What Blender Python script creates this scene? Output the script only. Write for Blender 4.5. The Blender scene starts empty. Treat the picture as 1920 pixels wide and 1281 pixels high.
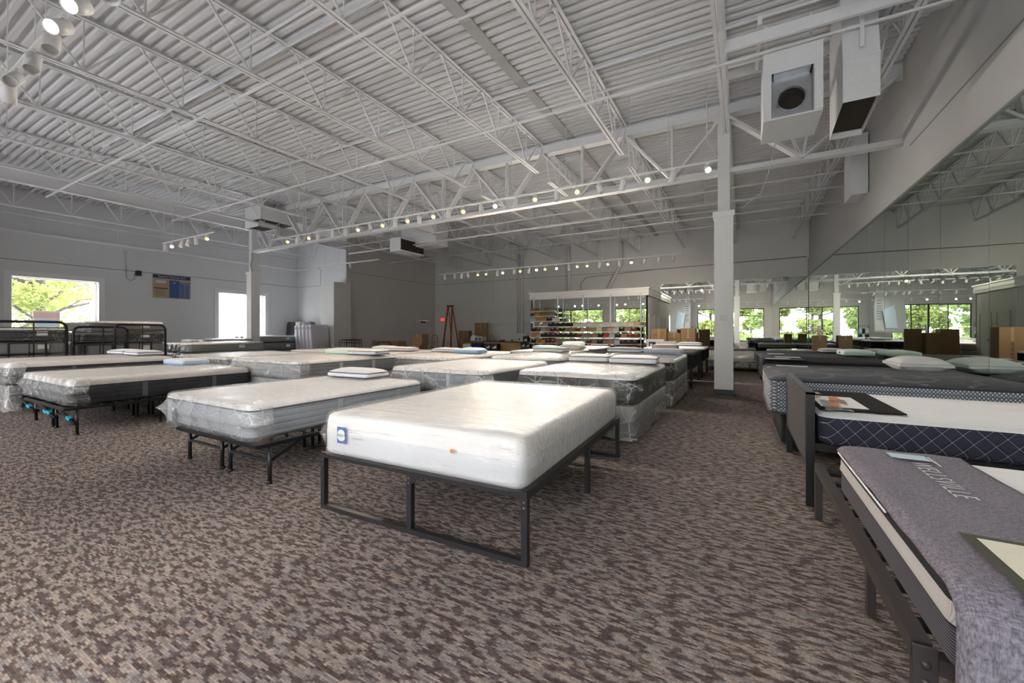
import bpy, bmesh, math, random
from mathutils import Vector, Matrix, noise
random.seed(7)
S = bpy.context.scene
COL = S.collection
PI = math.pi

# ------------------------------------------------------------------ camera
cam = bpy.data.cameras.new('camera')
cam.sensor_width = 36.0
cam.lens = 36.0 * 768 / 1920
cam.shift_y = -(640.5 - 622) / 1920
cam.clip_end = 300
cam_o = bpy.data.objects.new('camera', cam)
cam_o.location = (0, 0, 1.25)
cam_o.rotation_euler = (PI / 2, 0, math.atan(432 / 768))
COL.objects.link(cam_o)
S.camera = cam_o

# ------------------------------------------------------------------ sky, light, exposure
SKY = 9.0
w = bpy.data.worlds.new('overcast_sky')
S.world = w
w.use_nodes = True
bg = w.node_tree.nodes['Background']
bg.inputs[0].default_value = (0.96, 0.94, 1.0, 1)
bg.inputs[1].default_value = SKY
S.view_settings.view_transform = 'Standard'
S.view_settings.look = 'None'
S.view_settings.exposure = 1.1
S.view_settings.gamma = 1.0
S.cycles.max_bounces = 9
S.cycles.diffuse_bounces = 5
S.cycles.glossy_bounces = 5
S.cycles.transmission_bounces = 4
S.cycles.transparent_max_bounces = 20
S.cycles.caustics_reflective = True
S.cycles.caustics_refractive = False
S.cycles.sample_clamp_indirect = 8.0
S.cycles.use_denoising = True

def portal(name, loc, rot, sx, sy):
    l = bpy.data.lights.new(name, 'AREA')
    l.shape = 'RECTANGLE'; l.size = sx; l.size_y = sy
    l.cycles.is_portal = True
    o = bpy.data.objects.new(name, l); o.location = loc; o.rotation_euler = rot
    COL.objects.link(o)

# openings: x ranges of the shop front (y = YF), y ranges of the left wall (x = XL)
YF, YB, XR, XA, XL, YN = -3.6, 20.3, 2.35, -17.0, -20.9, 13.6
FRONT = [(-16.3, -11.6), (-10.5, -5.87), (-3.85, 1.75)]
FZ0, FZ1 = 0.32, 3.42
LEFT = [(3.65, 5.75, 1.05, 3.1), (9.75, 11.85, 0.8, 3.05)]
for a, b in FRONT:
    portal('sky_portal_front', ((a + b) / 2, YF - 0.25, (FZ0 + FZ1) / 2), (-PI / 2, 0, 0), b - a, FZ1 - FZ0)
for a, b, c, d in LEFT:
    portal('sky_portal_side', (XL - 0.3, (a + b) / 2, (c + d) / 2), (0, -PI / 2, 0), d - c, b - a)

# ------------------------------------------------------------------ helpers
def link(o, parent=None):
    COL.objects.link(o)
    if parent is not None:
        o.parent = parent
    return o

def tag(o, label=None, cat=None, group=None, kind=None):
    if label: o['label'] = label
    if cat: o['category'] = cat
    if group: o['group'] = group
    if kind: o['kind'] = kind
    return o

def empty(name, label, cat, loc=(0, 0, 0), rz=0, group=None):
    o = bpy.data.objects.new(name, None)
    o.empty_display_size = 0.1
    o.location = loc; o.rotation_euler = (0, 0, rz)
    link(o)
    return tag(o, label, cat, group)

class MB:
    def __init__(s):
        s.v = []; s.f = []; s.m = []; s.sm = []
    def add(s, vs, fs, mi=0, smooth=False, M=None):
        k = len(s.v)
        for p in vs:
            s.v.append(tuple(M @ Vector(p)) if M is not None else tuple(p))
        for f in fs:
            s.f.append([i + k for i in f]); s.m.append(mi); s.sm.append(smooth)
        return s
    def box(s, x0, x1, y0, y1, z0, z1, mi=0, M=None):
        vs = [(x, y, z) for x in (x0, x1) for y in (y0, y1) for z in (z0, z1)]
        fs = [(0, 1, 3, 2), (4, 6, 7, 5), (0, 4, 5, 1), (2, 3, 7, 6), (0, 2, 6, 4), (1, 5, 7, 3)]
        return s.add(vs, fs, mi, False, M)
    def rbox(s, x0, x1, y0, y1, z0, z1, b=0.01, mi=0, M=None):
        b = min(b, (x1 - x0) * .45, (y1 - y0) * .45, (z1 - z0) * .45)
        bm = bmesh.new()
        bmesh.ops.create_cube(bm, size=1)
        for v in bm.verts:
            v.co = Vector(((x0 + x1) / 2 + v.co.x * (x1 - x0), (y0 + y1) / 2 + v.co.y * (y1 - y0), (z0 + z1) / 2 + v.co.z * (z1 - z0)))
        bmesh.ops.bevel(bm, geom=bm.edges[:], offset=b, segments=2, affect='EDGES', profile=0.5)
        bm.verts.index_update()
        s.add([v.co[:] for v in bm.verts], [[v.index for v in f.verts] for f in bm.faces], mi, False, M)
        bm.free()
        return s
    def bar(s, a, b, wx, wy=None, mi=0, up=(0, 0, 1)):
        a = Vector(a); b = Vector(b); wy = wy or wx
        d = (b - a); L = d.length
        if L < 1e-6: return s
        d.normalize()
        u = Vector(up)
        if abs(d.dot(u)) > 0.99: u = Vector((0, 1, 0))
        r = d.cross(u).normalized(); u = r.cross(d)
        vs = []
        for p in (a, b):
            for i, j in ((-1, -1), (1, -1), (1, 1), (-1, 1)):
                vs.append(p + r * (i * wx / 2) + u * (j * wy / 2))
        return s.add(vs, [(0, 1, 2, 3), (7, 6, 5, 4), (0, 4, 5, 1), (1, 5, 6, 2), (2, 6, 7, 3), (3, 7, 4, 0)], mi)
    def cyl(s, a, b, r, n=10, mi=0, r2=None, caps=True):
        a = Vector(a); b = Vector(b); r2 = r if r2 is None else r2
        d = (b - a).normalized()
        u = Vector((0, 0, 1)) if abs(d.z) < 0.95 else Vector((1, 0, 0))
        p = d.cross(u).normalized(); q = d.cross(p)
        vs = []
        for c, rr in ((a, r), (b, r2)):
            for i in range(n):
                t = 2 * PI * i / n
                vs.append(c + (p * math.cos(t) + q * math.sin(t)) * rr)
        k = len(s.v)
        s.add(vs, [(i, (i + 1) % n, n + (i + 1) % n, n + i) for i in range(n)], mi, True)
        if caps:
            s.f.append([k + i for i in range(n)][::-1]); s.m.append(mi); s.sm.append(False)
            s.f.append([k + n + i for i in range(n)]); s.m.append(mi); s.sm.append(False)
        return s
    def tube(s, pts, r, n=8, mi=0, closed=False):
        pts = [Vector(p) for p in pts]
        N = len(pts); k = len(s.v)
        prev = None
        for i, p in enumerate(pts):
            a = pts[i - 1] if (i > 0 or closed) else p
            b = pts[(i + 1) % N] if (i < N - 1 or closed) else p
            d = (b - a).normalized()
            if prev is None:
                u = Vector((0, 0, 1)) if abs(d.z) < 0.9 else Vector((1, 0, 0))
                q = d.cross(u).normalized()
            else:
                q = (prev - d * prev.dot(d)).normalized()
            prev = q
            t = d.cross(q)
            for j in range(n):
                an = 2 * PI * j / n
                s.v.append(tuple(p + (q * math.cos(an) + t * math.sin(an)) * r))
        for i in range(N if closed else N - 1):
            i2 = (i + 1) % N
            for j in range(n):
                j2 = (j + 1) % n
                s.f.append([k + i * n + j, k + i * n + j2, k + i2 * n + j2, k + i2 * n + j]); s.m.append(mi); s.sm.append(True)
        if not closed:
            s.f.append([k + j for j in range(n)][::-1]); s.m.append(mi); s.sm.append(False)
            s.f.append([k + (N - 1) * n + j for j in range(n)]); s.m.append(mi); s.sm.append(False)
        return s
    def loft(s, loops, mi=0, cap0=True, cap1=True, smooth=True, mis=None, capm=None):
        n = len(loops[0]); k = len(s.v)
        for L in loops:
            s.v.extend(tuple(p) for p in L)
        for i in range(len(loops) - 1):
            for j in range(n):
                j2 = (j + 1) % n
                s.f.append([k + i * n + j, k + i * n + j2, k + (i + 1) * n + j2, k + (i + 1) * n + j])
                s.m.append(mis[i] if mis else mi); s.sm.append(smooth)
        if cap0:
            s.f.append([k + j for j in range(n)][::-1]); s.m.append(mis[0] if mis else mi); s.sm.append(False)
        if cap1:
            q = k + (len(loops) - 1) * n
            s.f.append([q + j for j in range(n)]); s.m.append(mis[-1] if mis else mi); s.sm.append(smooth)
        return s
    def quad(s, a, b, c, d, mi=0):
        return s.add([a, b, c, d], [(0, 1, 2, 3)], mi)
    def build(s, name, mats, parent=None, loc=None):
        me = bpy.data.meshes.new(name)
        me.from_pydata(s.v, [], s.f)
        if not isinstance(mats, (list, tuple)): mats = [mats]
        for m in mats: me.materials.append(m)
        for p, mi, sm in zip(me.polygons, s.m, s.sm):
            p.material_index = mi; p.use_smooth = sm
        me.update()
        o = bpy.data.objects.new(name, me)
        if loc is not None: o.location = loc
        return link(o, parent)

def recalc(o):
    bm = bmesh.new(); bm.from_mesh(o.data)
    bmesh.ops.recalc_face_normals(bm, faces=bm.faces[:])
    bm.to_mesh(o.data); bm.free()
    return o

def rrect(a, b, r, z, n=5, step=None, cx=0, cy=0):
    """rounded rectangle loop, half sizes a, b; points added along the sides when step is given"""
    r = max(0.001, min(r, a * .98, b * .98)); P = []
    cs = [(a - r, b - r, 0), (-a + r, b - r, PI / 2), (-a + r, -b + r, PI), (a - r, -b + r, 1.5 * PI)]
    for x, y, t0 in cs:
        for i in range(n + 1):
            t = t0 + PI / 2 * i / n
            P.append((x + r * math.cos(t), y + r * math.sin(t)))
    if step:
        # a fixed count along every side keeps loops of different inset aligned
        Q = []; m = n + 1
        ns = [step[0], step[1], step[0], step[1]]
        for c in range(4):
            Q += P[c * m:(c + 1) * m]
            p = P[(c + 1) * m - 1]; q = P[((c + 1) * m) % (4 * m)]
            k = ns[c]
            Q += [(p[0] + (q[0] - p[0]) * i / k, p[1] + (q[1] - p[1]) * i / k) for i in range(1, k)]
        P = Q
    return [(cx + x, cy + y, z) for x, y in P]

def text(name, body, size, loc, rot, m, parent=None, extrude=0.001, align='CENTER', sx=1.0, thin=0.0, space=1.0):
    c = bpy.data.curves.new(name, 'FONT')
    c.body = body; c.size = size; c.extrude = extrude
    c.offset = -thin; c.space_character = space
    c.align_x = align; c.align_y = 'CENTER'
    c.materials.append(m)
    t = bpy.data.objects.new(name, c)
    COL.objects.link(t)
    dg = bpy.context.evaluated_depsgraph_get()
    me = bpy.data.meshes.new_from_object(t.evaluated_get(dg))
    bpy.data.objects.remove(t); bpy.data.curves.remove(c)
    o = bpy.data.objects.new(name, me)
    o.location = loc; o.rotation_euler = rot; o.scale = (sx, 1, 1)
    return link(o, parent)

ORD = ['first', 'second', 'third', 'fourth', 'fifth', 'sixth', 'seventh', 'eighth', 'ninth', 'tenth', 'eleventh', 'twelfth',
       'thirteenth', 'fourteenth', 'fifteenth', 'sixteenth', 'seventeenth', 'eighteenth', 'nineteenth', 'twentieth',
       'twenty-first', 'twenty-second', 'twenty-third', 'twenty-fourth', 'twenty-fifth', 'twenty-sixth', 'twenty-seventh']

# ------------------------------------------------------------------ materials
M = {}
class NB:
    def __init__(s, name):
        s.mat = bpy.data.materials.new(name); s.mat.use_nodes = True
        s.t = s.mat.node_tree; s.n = s.t.nodes; s.l = s.t.links
        s.p = s.n['Principled BSDF']; s.out = s.n['Material Output']
        s.tc = s.n.new('ShaderNodeTexCoord').outputs['Object']
    def set(s, sock, v):
        if hasattr(v, 'is_linked') or isinstance(v, bpy.types.NodeSocket): s.l.new(v, sock)
        else: sock.default_value = v
    def mapping(s, scale=(1, 1, 1), loc=(0, 0, 0), rot=(0, 0, 0), src=None):
        n = s.n.new('ShaderNodeMapping'); s.l.new(src or s.tc, n.inputs[0])
        n.inputs['Scale'].default_value = scale; n.inputs['Location'].default_value = loc; n.inputs['Rotation'].default_value = rot
        return n.outputs[0]
    def noise(s, scale=5, detail=3, rough=.5, dist=0, vec=None, col=False):
        n = s.n.new('ShaderNodeTexNoise'); s.l.new(vec or s.tc, n.inputs['Vector'])
        n.inputs['Scale'].default_value = scale; n.inputs['Detail'].default_value = detail
        n.inputs['Roughness'].default_value = rough; n.inputs['Distortion'].default_value = dist
        return n.outputs['Color' if col else 'Fac']
    def vor(s, scale=5, feature='F1', out='Distance', vec=None, rnd=1.0, metric=None):
        n = s.n.new('ShaderNodeTexVoronoi'); n.feature = feature
        if metric: n.distance = metric
        s.l.new(vec or s.tc, n.inputs['Vector']); n.inputs['Scale'].default_value = scale
        n.inputs['Randomness'].default_value = rnd
        return n.outputs[out]
    def wave(s, scale=5, dist=0, detail=2, dscale=1, axis='X', vec=None, prof='SIN', typ='BANDS'):
        n = s.n.new('ShaderNodeTexWave'); n.wave_type = typ
        if typ == 'BANDS': n.bands_direction = axis
        n.wave_profile = prof
        s.l.new(vec or s.tc, n.inputs['Vector']); n.inputs['Scale'].default_value = scale
        n.inputs['Distortion'].default_value = dist; n.inputs['Detail'].default_value = detail; n.inputs['Detail Scale'].default_value = dscale
        return n.outputs['Fac']
    def ramp(s, fac, stops, interp='LINEAR'):
        n = s.n.new('ShaderNodeValToRGB'); s.l.new(fac, n.inputs[0])
        n.color_ramp.interpolation = interp
        e = n.color_ramp.elements
        while len(e) < len(stops): e.new(0.5)
        for x, (p, c) in zip(e, stops):
            x.position = p; x.color = (c, c, c, 1) if not hasattr(c, '__len__') else (*c[:3], 1)
        return n.outputs[0]
    def math(s, op, a, b=None, clamp=False):
        n = s.n.new('ShaderNodeMath'); n.operation = op; n.use_clamp = clamp
        s.set(n.inputs[0], a)
        if b is not None: s.set(n.inputs[1], b)
        return n.outputs[0]
    def mix(s, fac, a, b, mode='MIX'):
        n = s.n.new('ShaderNodeMix'); n.data_type = 'RGBA'; n.blend_type = mode
        s.set(n.inputs[0], fac)
        for k, v in ((6, a), (7, b)):
            if isinstance(v, tuple): v = (*v[:3], 1)
            s.set(n.inputs[k], v)
        return n.outputs[2]
    def bump(s, h, strength=.3, dist=.01, normal=None):
        n = s.n.new('ShaderNodeBump'); s.l.new(h, n.inputs['Height'])
        n.inputs['Strength'].default_value = strength; n.inputs['Distance'].default_value = dist
        if normal is not None: s.l.new(normal, n.inputs['Normal'])
        return n.outputs[0]
    def sep(s, vec=None):
        n = s.n.new('ShaderNodeSeparateXYZ'); s.l.new(vec or s.tc, n.inputs[0]); return n.outputs
    def fin(s, col=None, rough=None, metal=None, nrm=None, spec=None, sheen=None):
        if col is not None: s.set(s.p.inputs['Base Color'], (*col[:3], 1) if isinstance(col, tuple) else col)
        if rough is not None: s.set(s.p.inputs['Roughness'], rough)
        if metal is not None: s.set(s.p.inputs['Metallic'], metal)
        if spec is not None: s.p.inputs['Specular IOR Level'].default_value = spec
        if nrm is not None: s.l.new(nrm, s.p.inputs['Normal'])
        return s.mat

def plain(name, c, rough=.5, metal=0.0, spec=None, nz=0.06, ns=30):
    b = NB(name)
    f = b.noise(ns, 3)
    lo = tuple(x * (1 - nz) for x in c); hi = tuple(min(1, x * (1 + nz)) for x in c)
    b.fin(b.mix(f, lo, hi), rough, metal, None, spec)
    M[name] = b.mat
    return b.mat

def emit(name, c, s):
    m = bpy.data.materials.new(name); m.use_nodes = True
    p = m.node_tree.nodes['Principled BSDF']
    p.inputs['Base Color'].default_value = (*c, 1)
    p.inputs['Emission Color'].default_value = (*c, 1); p.inputs['Emission Strength'].default_value = s
    M[name] = m
    return m

plain('white_paint', (.74, .745, .75), .55)
plain('steel_paint', (.75, .76, .785), .5)
plain('column_paint', (.86, .86, .86), .5)
plain('trim_paint', (.8, .8, .8), .4)
plain('dark_base', (.05, .055, .06), .5)
plain('groove', (.22, .22, .23), .8)
plain('black_metal', (.018, .019, .021), .38, 0.3)
plain('grey_metal', (.045, .045, .05), .42, 0.5)
plain('brown_metal', (.06, .052, .052), .45, 0.4)
plain('galvanized', (.48, .5, .53), .35, .85, nz=.2, ns=12)
plain('chrome', (.7, .7, .7), .15, 1.0)
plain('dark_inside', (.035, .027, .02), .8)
plain('lamp_white', (.82, .82, .82), .4)
plain('lamp_inside', (.55, .55, .55), .3)
plain('cardboard', (.34, .21, .115), .8)
plain('cardboard_dark', (.24, .145, .08), .8)
plain('tape', (.45, .32, .18), .3)
plain('ladder_orange', (.48, .09, .035), .45)
plain('alu', (.6, .6, .6), .35, .8)
plain('wood_honey', (.52, .33, .13), .45)
plain('black_plastic', (.02, .02, .022), .4)
plain('white_plastic', (.8, .8, .78), .4)
plain('paper', (.82, .82, .8), .6)
plain('cream_paper', (.72, .68, .56), .6)
plain('olive_cloth', (.055, .06, .04), .85)
plain('navy', (.02, .03, .07), .7)
plain('blue_board', (.035, .1, .3), .5)
plain('blue_dark', (.015, .03, .12), .5)
plain('blue_mid', (.09, .16, .34), .5)
plain('tan_board', (.42, .32, .2), .5)
plain('tan_edge', (.6, .45, .25), .5)
plain('orange_ink', (.65, .22, .08), .5)
plain('pink_ink', (.75, .45, .42), .5)
plain('pale_blue', (.5, .62, .75), .5)
plain('cream_ink', (.8, .75, .6), .5)
plain('clip_blue', (.03, .38, .62), .35)
plain('film_tag', (.85, .85, .87), .4)
plain('green_dot', (.25, .65, .1), .5)
plain('orange_dot', (.85, .33, .08), .5)
plain('emblem_blue', (.12, .2, .5), .5)
plain('silver_thread', (.75, .76, .78), .35, .3)
plain('asphalt', (.62, .62, .61), .9)
plain('bark', (.05, .04, .033), .9)
plain('far_wall', (.10, .105, .11), .8)
plain('far_roof', (.045, .075, .07), .8)
plain('sign_cream', (.115, .11, .085), .6)
plain('sign_red', (.125, .07, .068), .6)
plain('sign_blue', (.075, .10, .125), .6)
plain('skin', (.5, .32, .24), .5)
plain('hair', (.06, .04, .03), .7)
plain('shirt', (.62, .5, .47), .85)
plain('jeans', (.09, .13, .2), .85)
plain('shoe', (.04, .04, .04), .6)
plain('eye', (.02, .02, .02), .2)
emit('lens_warm', (1.0, .66, .30), .9)
emit('lens_cool', (1.0, .97, .93), 3.0)
emit('exit_red', (1.0, .06, .03), .6)
emit('neon_white', (1.0, .95, .85), 1.0)

def carpet():
    b = NB('carpet')
    x, y, z = b.sep()
    rows = b.math('MULTIPLY', y, 125.0)
    row = b.math('FLOOR', rows)
    wn = b.n.new('ShaderNodeTexWhiteNoise'); wn.noise_dimensions = '1D'; b.l.new(row, wn.inputs['W'])
    jit = wn.outputs['Value']
    xj = b.math('ADD', x, b.math('MULTIPLY', b.math('SUBTRACT', jit, .5), .05))
    def comb(xx, yy):
        n = b.n.new('ShaderNodeCombineXYZ'); b.set(n.inputs[0], xx); b.set(n.inputs[1], yy); return n.outputs[0]
    yq = b.math('DIVIDE', row, 125.0)
    blk = b.noise(1.0, 1.5, .5, 0, vec=comb(b.math('MULTIPLY', xj, 15.5), b.math('MULTIPLY', yq, 33.0)))
    block = b.ramp(blk, [(.455, 0.0), (.525, 1.0)])
    strk = b.noise(1.0, 2, .6, 0, vec=comb(b.math('MULTIPLY', xj, 13.0), b.math('MULTIPLY', row, 3.37)))
    streak = b.ramp(strk, [(.40, 0.0), (.60, 1.0)])
    fac = b.math('ADD', b.math('MULTIPLY', block, b.math('ADD', b.math('MULTIPLY', streak, .5), .5)), b.math('MULTIPLY', streak, .22), True)
    tuft = b.noise(1.0, 1, .5, vec=comb(b.math('MULTIPLY', x, 170.0), b.math('MULTIPLY', row, 5.1)))
    gap = b.ramp(b.math('ABSOLUTE', b.math('SINE', b.math('MULTIPLY', rows, PI))), [(.0, .72), (.5, 1.0)])  # shade between the pile rows, darkened into the colour
    tone = b.noise(1.0, 1, .5, vec=comb(b.math('MULTIPLY', xj, 7.0), b.math('MULTIPLY', row, 1.13)))
    light = b.mix(b.ramp(tone, [(.44, 0), (.56, 1)]), (.35, .285, .245), (.255, .235, .225))
    dark = (.074, .052, .049)
    colr = b.mix(fac, dark, light)
    colr = b.mix(1.0, colr, gap, 'MULTIPLY')
    colr = b.mix(1.0, colr, b.ramp(tuft, [(.3, .72), (.7, 1.22)]), 'MULTIPLY')
    big = b.ramp(b.noise(.9, 3), [(.3, .95), (.7, 1.06)])
    colr = b.mix(1.0, colr, big, 'MULTIPLY')
    n = b.bump(b.noise(1.0, 2, vec=b.mapping((90, 260, 60))), .5, .004)
    b.fin(colr, .95, 0, n, .15)
    M['carpet'] = b.mat
carpet()

def wallmat(name, c, blocks=None):
    b = NB(name)
    f = b.noise(1.3, 4, .6)
    col = b.mix(f, tuple(x * .96 for x in c), tuple(min(1, x * 1.03) for x in c))
    h = b.noise(60, 3)
    b.fin(col, .75, 0, b.bump(h, .08, .003), .3)
    M[name] = b.mat
wallmat('wall_cool', (.70, .715, .74))
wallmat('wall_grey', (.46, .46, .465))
wallmat('wall_warm', (.64, .62, .605))
wallmat('wall_back', (.70, .697, .695))
wallmat('deck', (.72, .72, .735))

def film(name, haze=.05, streak=.3, rough=.10, bump=.6, scale=7.0, gmul=.8, gmax=.34, crease=-.25, crk=1.0, stw=0.0):
    b = NB(name); n, l = b.n, b.l
    v = b.mix(.12, b.mapping((.35, 1.5, 1.2)), b.noise(2.5, 2, col=True))
    h1 = b.noise(scale, 4, .55, 1.2, vec=v)
    vc = b.mix(.10, b.mapping((1.0, 1.0, .8)), b.noise(3.0, 2, col=True))
    h2 = b.vor(scale * .8, 'DISTANCE_TO_EDGE', vec=vc)
    h3 = b.vor(scale * .8, 'F1', vec=vc)
    sn = b.noise(1.0, 3, .6, .4, vec=b.mapping((1.8, 26, 20)))
    hh = b.math('ADD', b.math('ADD', h1, b.math('MULTIPLY', sn, .5)), b.math('MULTIPLY', h3, crease))
    nr = b.bump(hh, bump, .03)
    fr = n.new('ShaderNodeFresnel'); fr.inputs[0].default_value = 1.48; l.new(nr, fr.inputs['Normal'])
    gl = n.new('ShaderNodeBsdfGlossy'); gl.inputs['Roughness'].default_value = rough; l.new(nr, gl.inputs['Normal'])
    tr = n.new('ShaderNodeBsdfTransparent'); tr.inputs[0].default_value = (1, 1, 1, 1)
    df = n.new('ShaderNodeBsdfDiffuse'); df.inputs[0].default_value = (.93, .94, .95, 1)
    cre = b.ramp(h2, [(.0, 1.0), (.012, .35), (.05, 0.0)])
    big = b.ramp(b.noise(1.6, 2, vec=b.mapping((1, 1, 1), (9, 4, 2))), [(.4, .15), (.65, 1)])
    st = b.ramp(b.noise(1.0, 3, .6, .4, vec=b.mapping((1.6, 34, 26))), [(.56, 0), (.74, 1)])  # wrinkle highlights painted as diffuse white streaks
    hz = b.math('ADD', b.math('MULTIPLY', b.math('MULTIPLY', b.math('MAXIMUM', b.math('MULTIPLY', cre, crk), b.math('MULTIPLY', st, .8 * max(crk, stw))), big), streak), haze, True)
    m1 = n.new('ShaderNodeMixShader'); l.new(hz, m1.inputs[0]); l.new(tr.outputs[0], m1.inputs[1]); l.new(df.outputs[0], m1.inputs[2])
    m2 = n.new('ShaderNodeMixShader'); l.new(b.math('MINIMUM', b.math('MULTIPLY', fr.outputs[0], gmul), gmax), m2.inputs[0])
    l.new(m1.outputs[0], m2.inputs[1]); l.new(gl.outputs[0], m2.inputs[2])
    l.new(m2.outputs[0], b.out.inputs[0])
    n.remove(b.p)
    M[name] = b.mat
film('film_clear', .012, .22, .09, .9, 9.0, .9, .32, -.25, .5)
film('film_white', .07, .6, .12, 1.0, 9.0, 1.0, .36, -.25, .0, .9)
film('film_crumpled', .07, .55, .08, 1.0, 7.0, 1.3, .6, -1.2)
film('film_foot', .24, .45, .10, 1.0, 7.0, 1.1, .5, -1.0)

def glass():
    b = NB('window_glass'); n, l = b.n, b.l
    fr = n.new('ShaderNodeFresnel'); fr.inputs[0].default_value = 1.45
    gl = n.new('ShaderNodeBsdfGlossy'); gl.inputs['Roughness'].default_value = 0.0
    tr = n.new('ShaderNodeBsdfTransparent'); tr.inputs[0].default_value = (.95, .98, .97, 1)
    mx = n.new('ShaderNodeMixShader'); l.new(fr.outputs[0], mx.inputs[0]); l.new(tr.outputs[0], mx.inputs[1]); l.new(gl.outputs[0], mx.inputs[2])
    l.new(mx.outputs[0], b.out.inputs[0]); n.remove(b.p)
    M['glass'] = b.mat
glass()

def mirror(name, c):
    b = NB(name)
    b.fin(b.mix(b.noise(.7, 1), tuple(x * .985 for x in c), c), .006, 1.0, b.bump(b.noise(.9, 1), .02, .02))
    M[name] = b.mat
mirror('mirror_glass', (.80, .85, .82))
mirror('mirror_side', (.66, .73, .69))

def leafmat(name, c):
    b = NB(name); n, l = b.n, b.l
    cc = b.mix(b.noise(.8, 2), tuple(x * .6 for x in c), tuple(x * 1.3 for x in c))
    df = n.new('ShaderNodeBsdfDiffuse'); l.new(cc, df.inputs[0])
    tl = n.new('ShaderNodeBsdfTranslucent'); l.new(cc, tl.inputs[0])
    mx = n.new('ShaderNodeMixShader'); mx.inputs[0].default_value = .5
    l.new(df.outputs[0], mx.inputs[1]); l.new(tl.outputs[0], mx.inputs[2]); l.new(mx.outputs[0], b.out.inputs[0]); n.remove(b.p)
    M[name] = b.mat
leafmat('leaf_bright', (.215, .25, .085))
leafmat('leaf_mid', (.2, .26, .1))
leafmat('leaf_dark', (.045, .075, .02))

# mattress fabrics
def quilt(name, c, scale=14, strength=.35, rough=.85, var=.06, wavy=False):
    b = NB(name)
    if wavy:
        h = b.wave(scale, 6, 2, .8, 'Y')
    else:
        h = b.math('ADD', b.vor(scale, 'SMOOTH_F1'), b.math('MULTIPLY', b.noise(scale * 9, 2), .25))
    f = b.noise(3, 3)
    col = b.mix(f, tuple(x * (1 - var) for x in c), tuple(min(1, x * (1 + var)) for x in c))
    b.fin(col, rough, 0, b.bump(h, strength, .012), .2)
    M[name] = b.mat
quilt('top_white', (.88, .86, .85))
quilt('top_cream', (.84, .80, .76), 10, .5)
quilt('top_wavy', (.78, .78, .79), 9, .35, wavy=True)

def sidefab(name, c, pitch=.055, depth=.6, heather=.25, c2=None):
    """border fabric with horizontal quilting grooves every pitch metres"""
    b = NB(name)
    z = b.sep()[2]
    s1 = b.math('ABSOLUTE', b.math('SINE', b.math('MULTIPLY', z, PI / pitch)))
    groove = b.ramp(s1, [(.0, .45), (.28, 1.0)])
    hz = b.noise(1.0, 2, .6, vec=b.mapping((120, 120, 420)))
    col = b.mix(hz, tuple(x * (1 - heather) for x in c), tuple(min(1, x * (1 + heather)) for x in c))
    dots = b.noise(240, 1)
    b.fin(col, .9, 0, b.bump(b.math('ADD', b.math('POWER', s1, .4), b.math('MULTIPLY', dots, .05)), depth, .012), .15)
    M[name] = b.mat
sidefab('side_grey', (.44, .47, .51))
sidefab('side_white', (.77, .78, .805), .5, .1, .1)
sidefab('side_dark', (.042, .045, .055))
sidefab('side_dark_blue', (.15, .17, .20), .5, .2)
sidefab('side_mid', (.26, .265, .275))
sidefab('side_black', (.022, .023, .026), .3, .3)
sidefab('box_grey', (.34, .345, .35), .8, .1)
sidefab('box_dark', (.035, .038, .045), .8, .1)
sidefab('lavender', (.70, .68, .75), .4, .1, .08)

def diamond():
    b = NB('navy_diamond')
    x, y, z = b.sep()
    u = b.math('ADD', x, y)
    s_, p_ = 10.5, 8.4
    a = b.math('ABSOLUTE', b.math('SINE', b.math('MULTIPLY', b.math('ADD', b.math('MULTIPLY', u, s_), b.math('MULTIPLY', z, p_ * 1.15)), PI)))
    c = b.math('ABSOLUTE', b.math('SINE', b.math('MULTIPLY', b.math('SUBTRACT', b.math('MULTIPLY', u, s_), b.math('MULTIPLY', z, p_ * 1.15)), PI)))
    d = b.math('MINIMUM', a, c)
    line = b.ramp(d, [(.02, 1.0), (.05, 0.0)])
    col = b.mix(line, (.036, .037, .056), (.42, .43, .47))
    b.fin(col, .85, 0, b.bump(b.ramp(d, [(0, 0), (.5, 1)]), .5, .012), .15)
    M['navy_diamond'] = b.mat
diamond()

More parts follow.
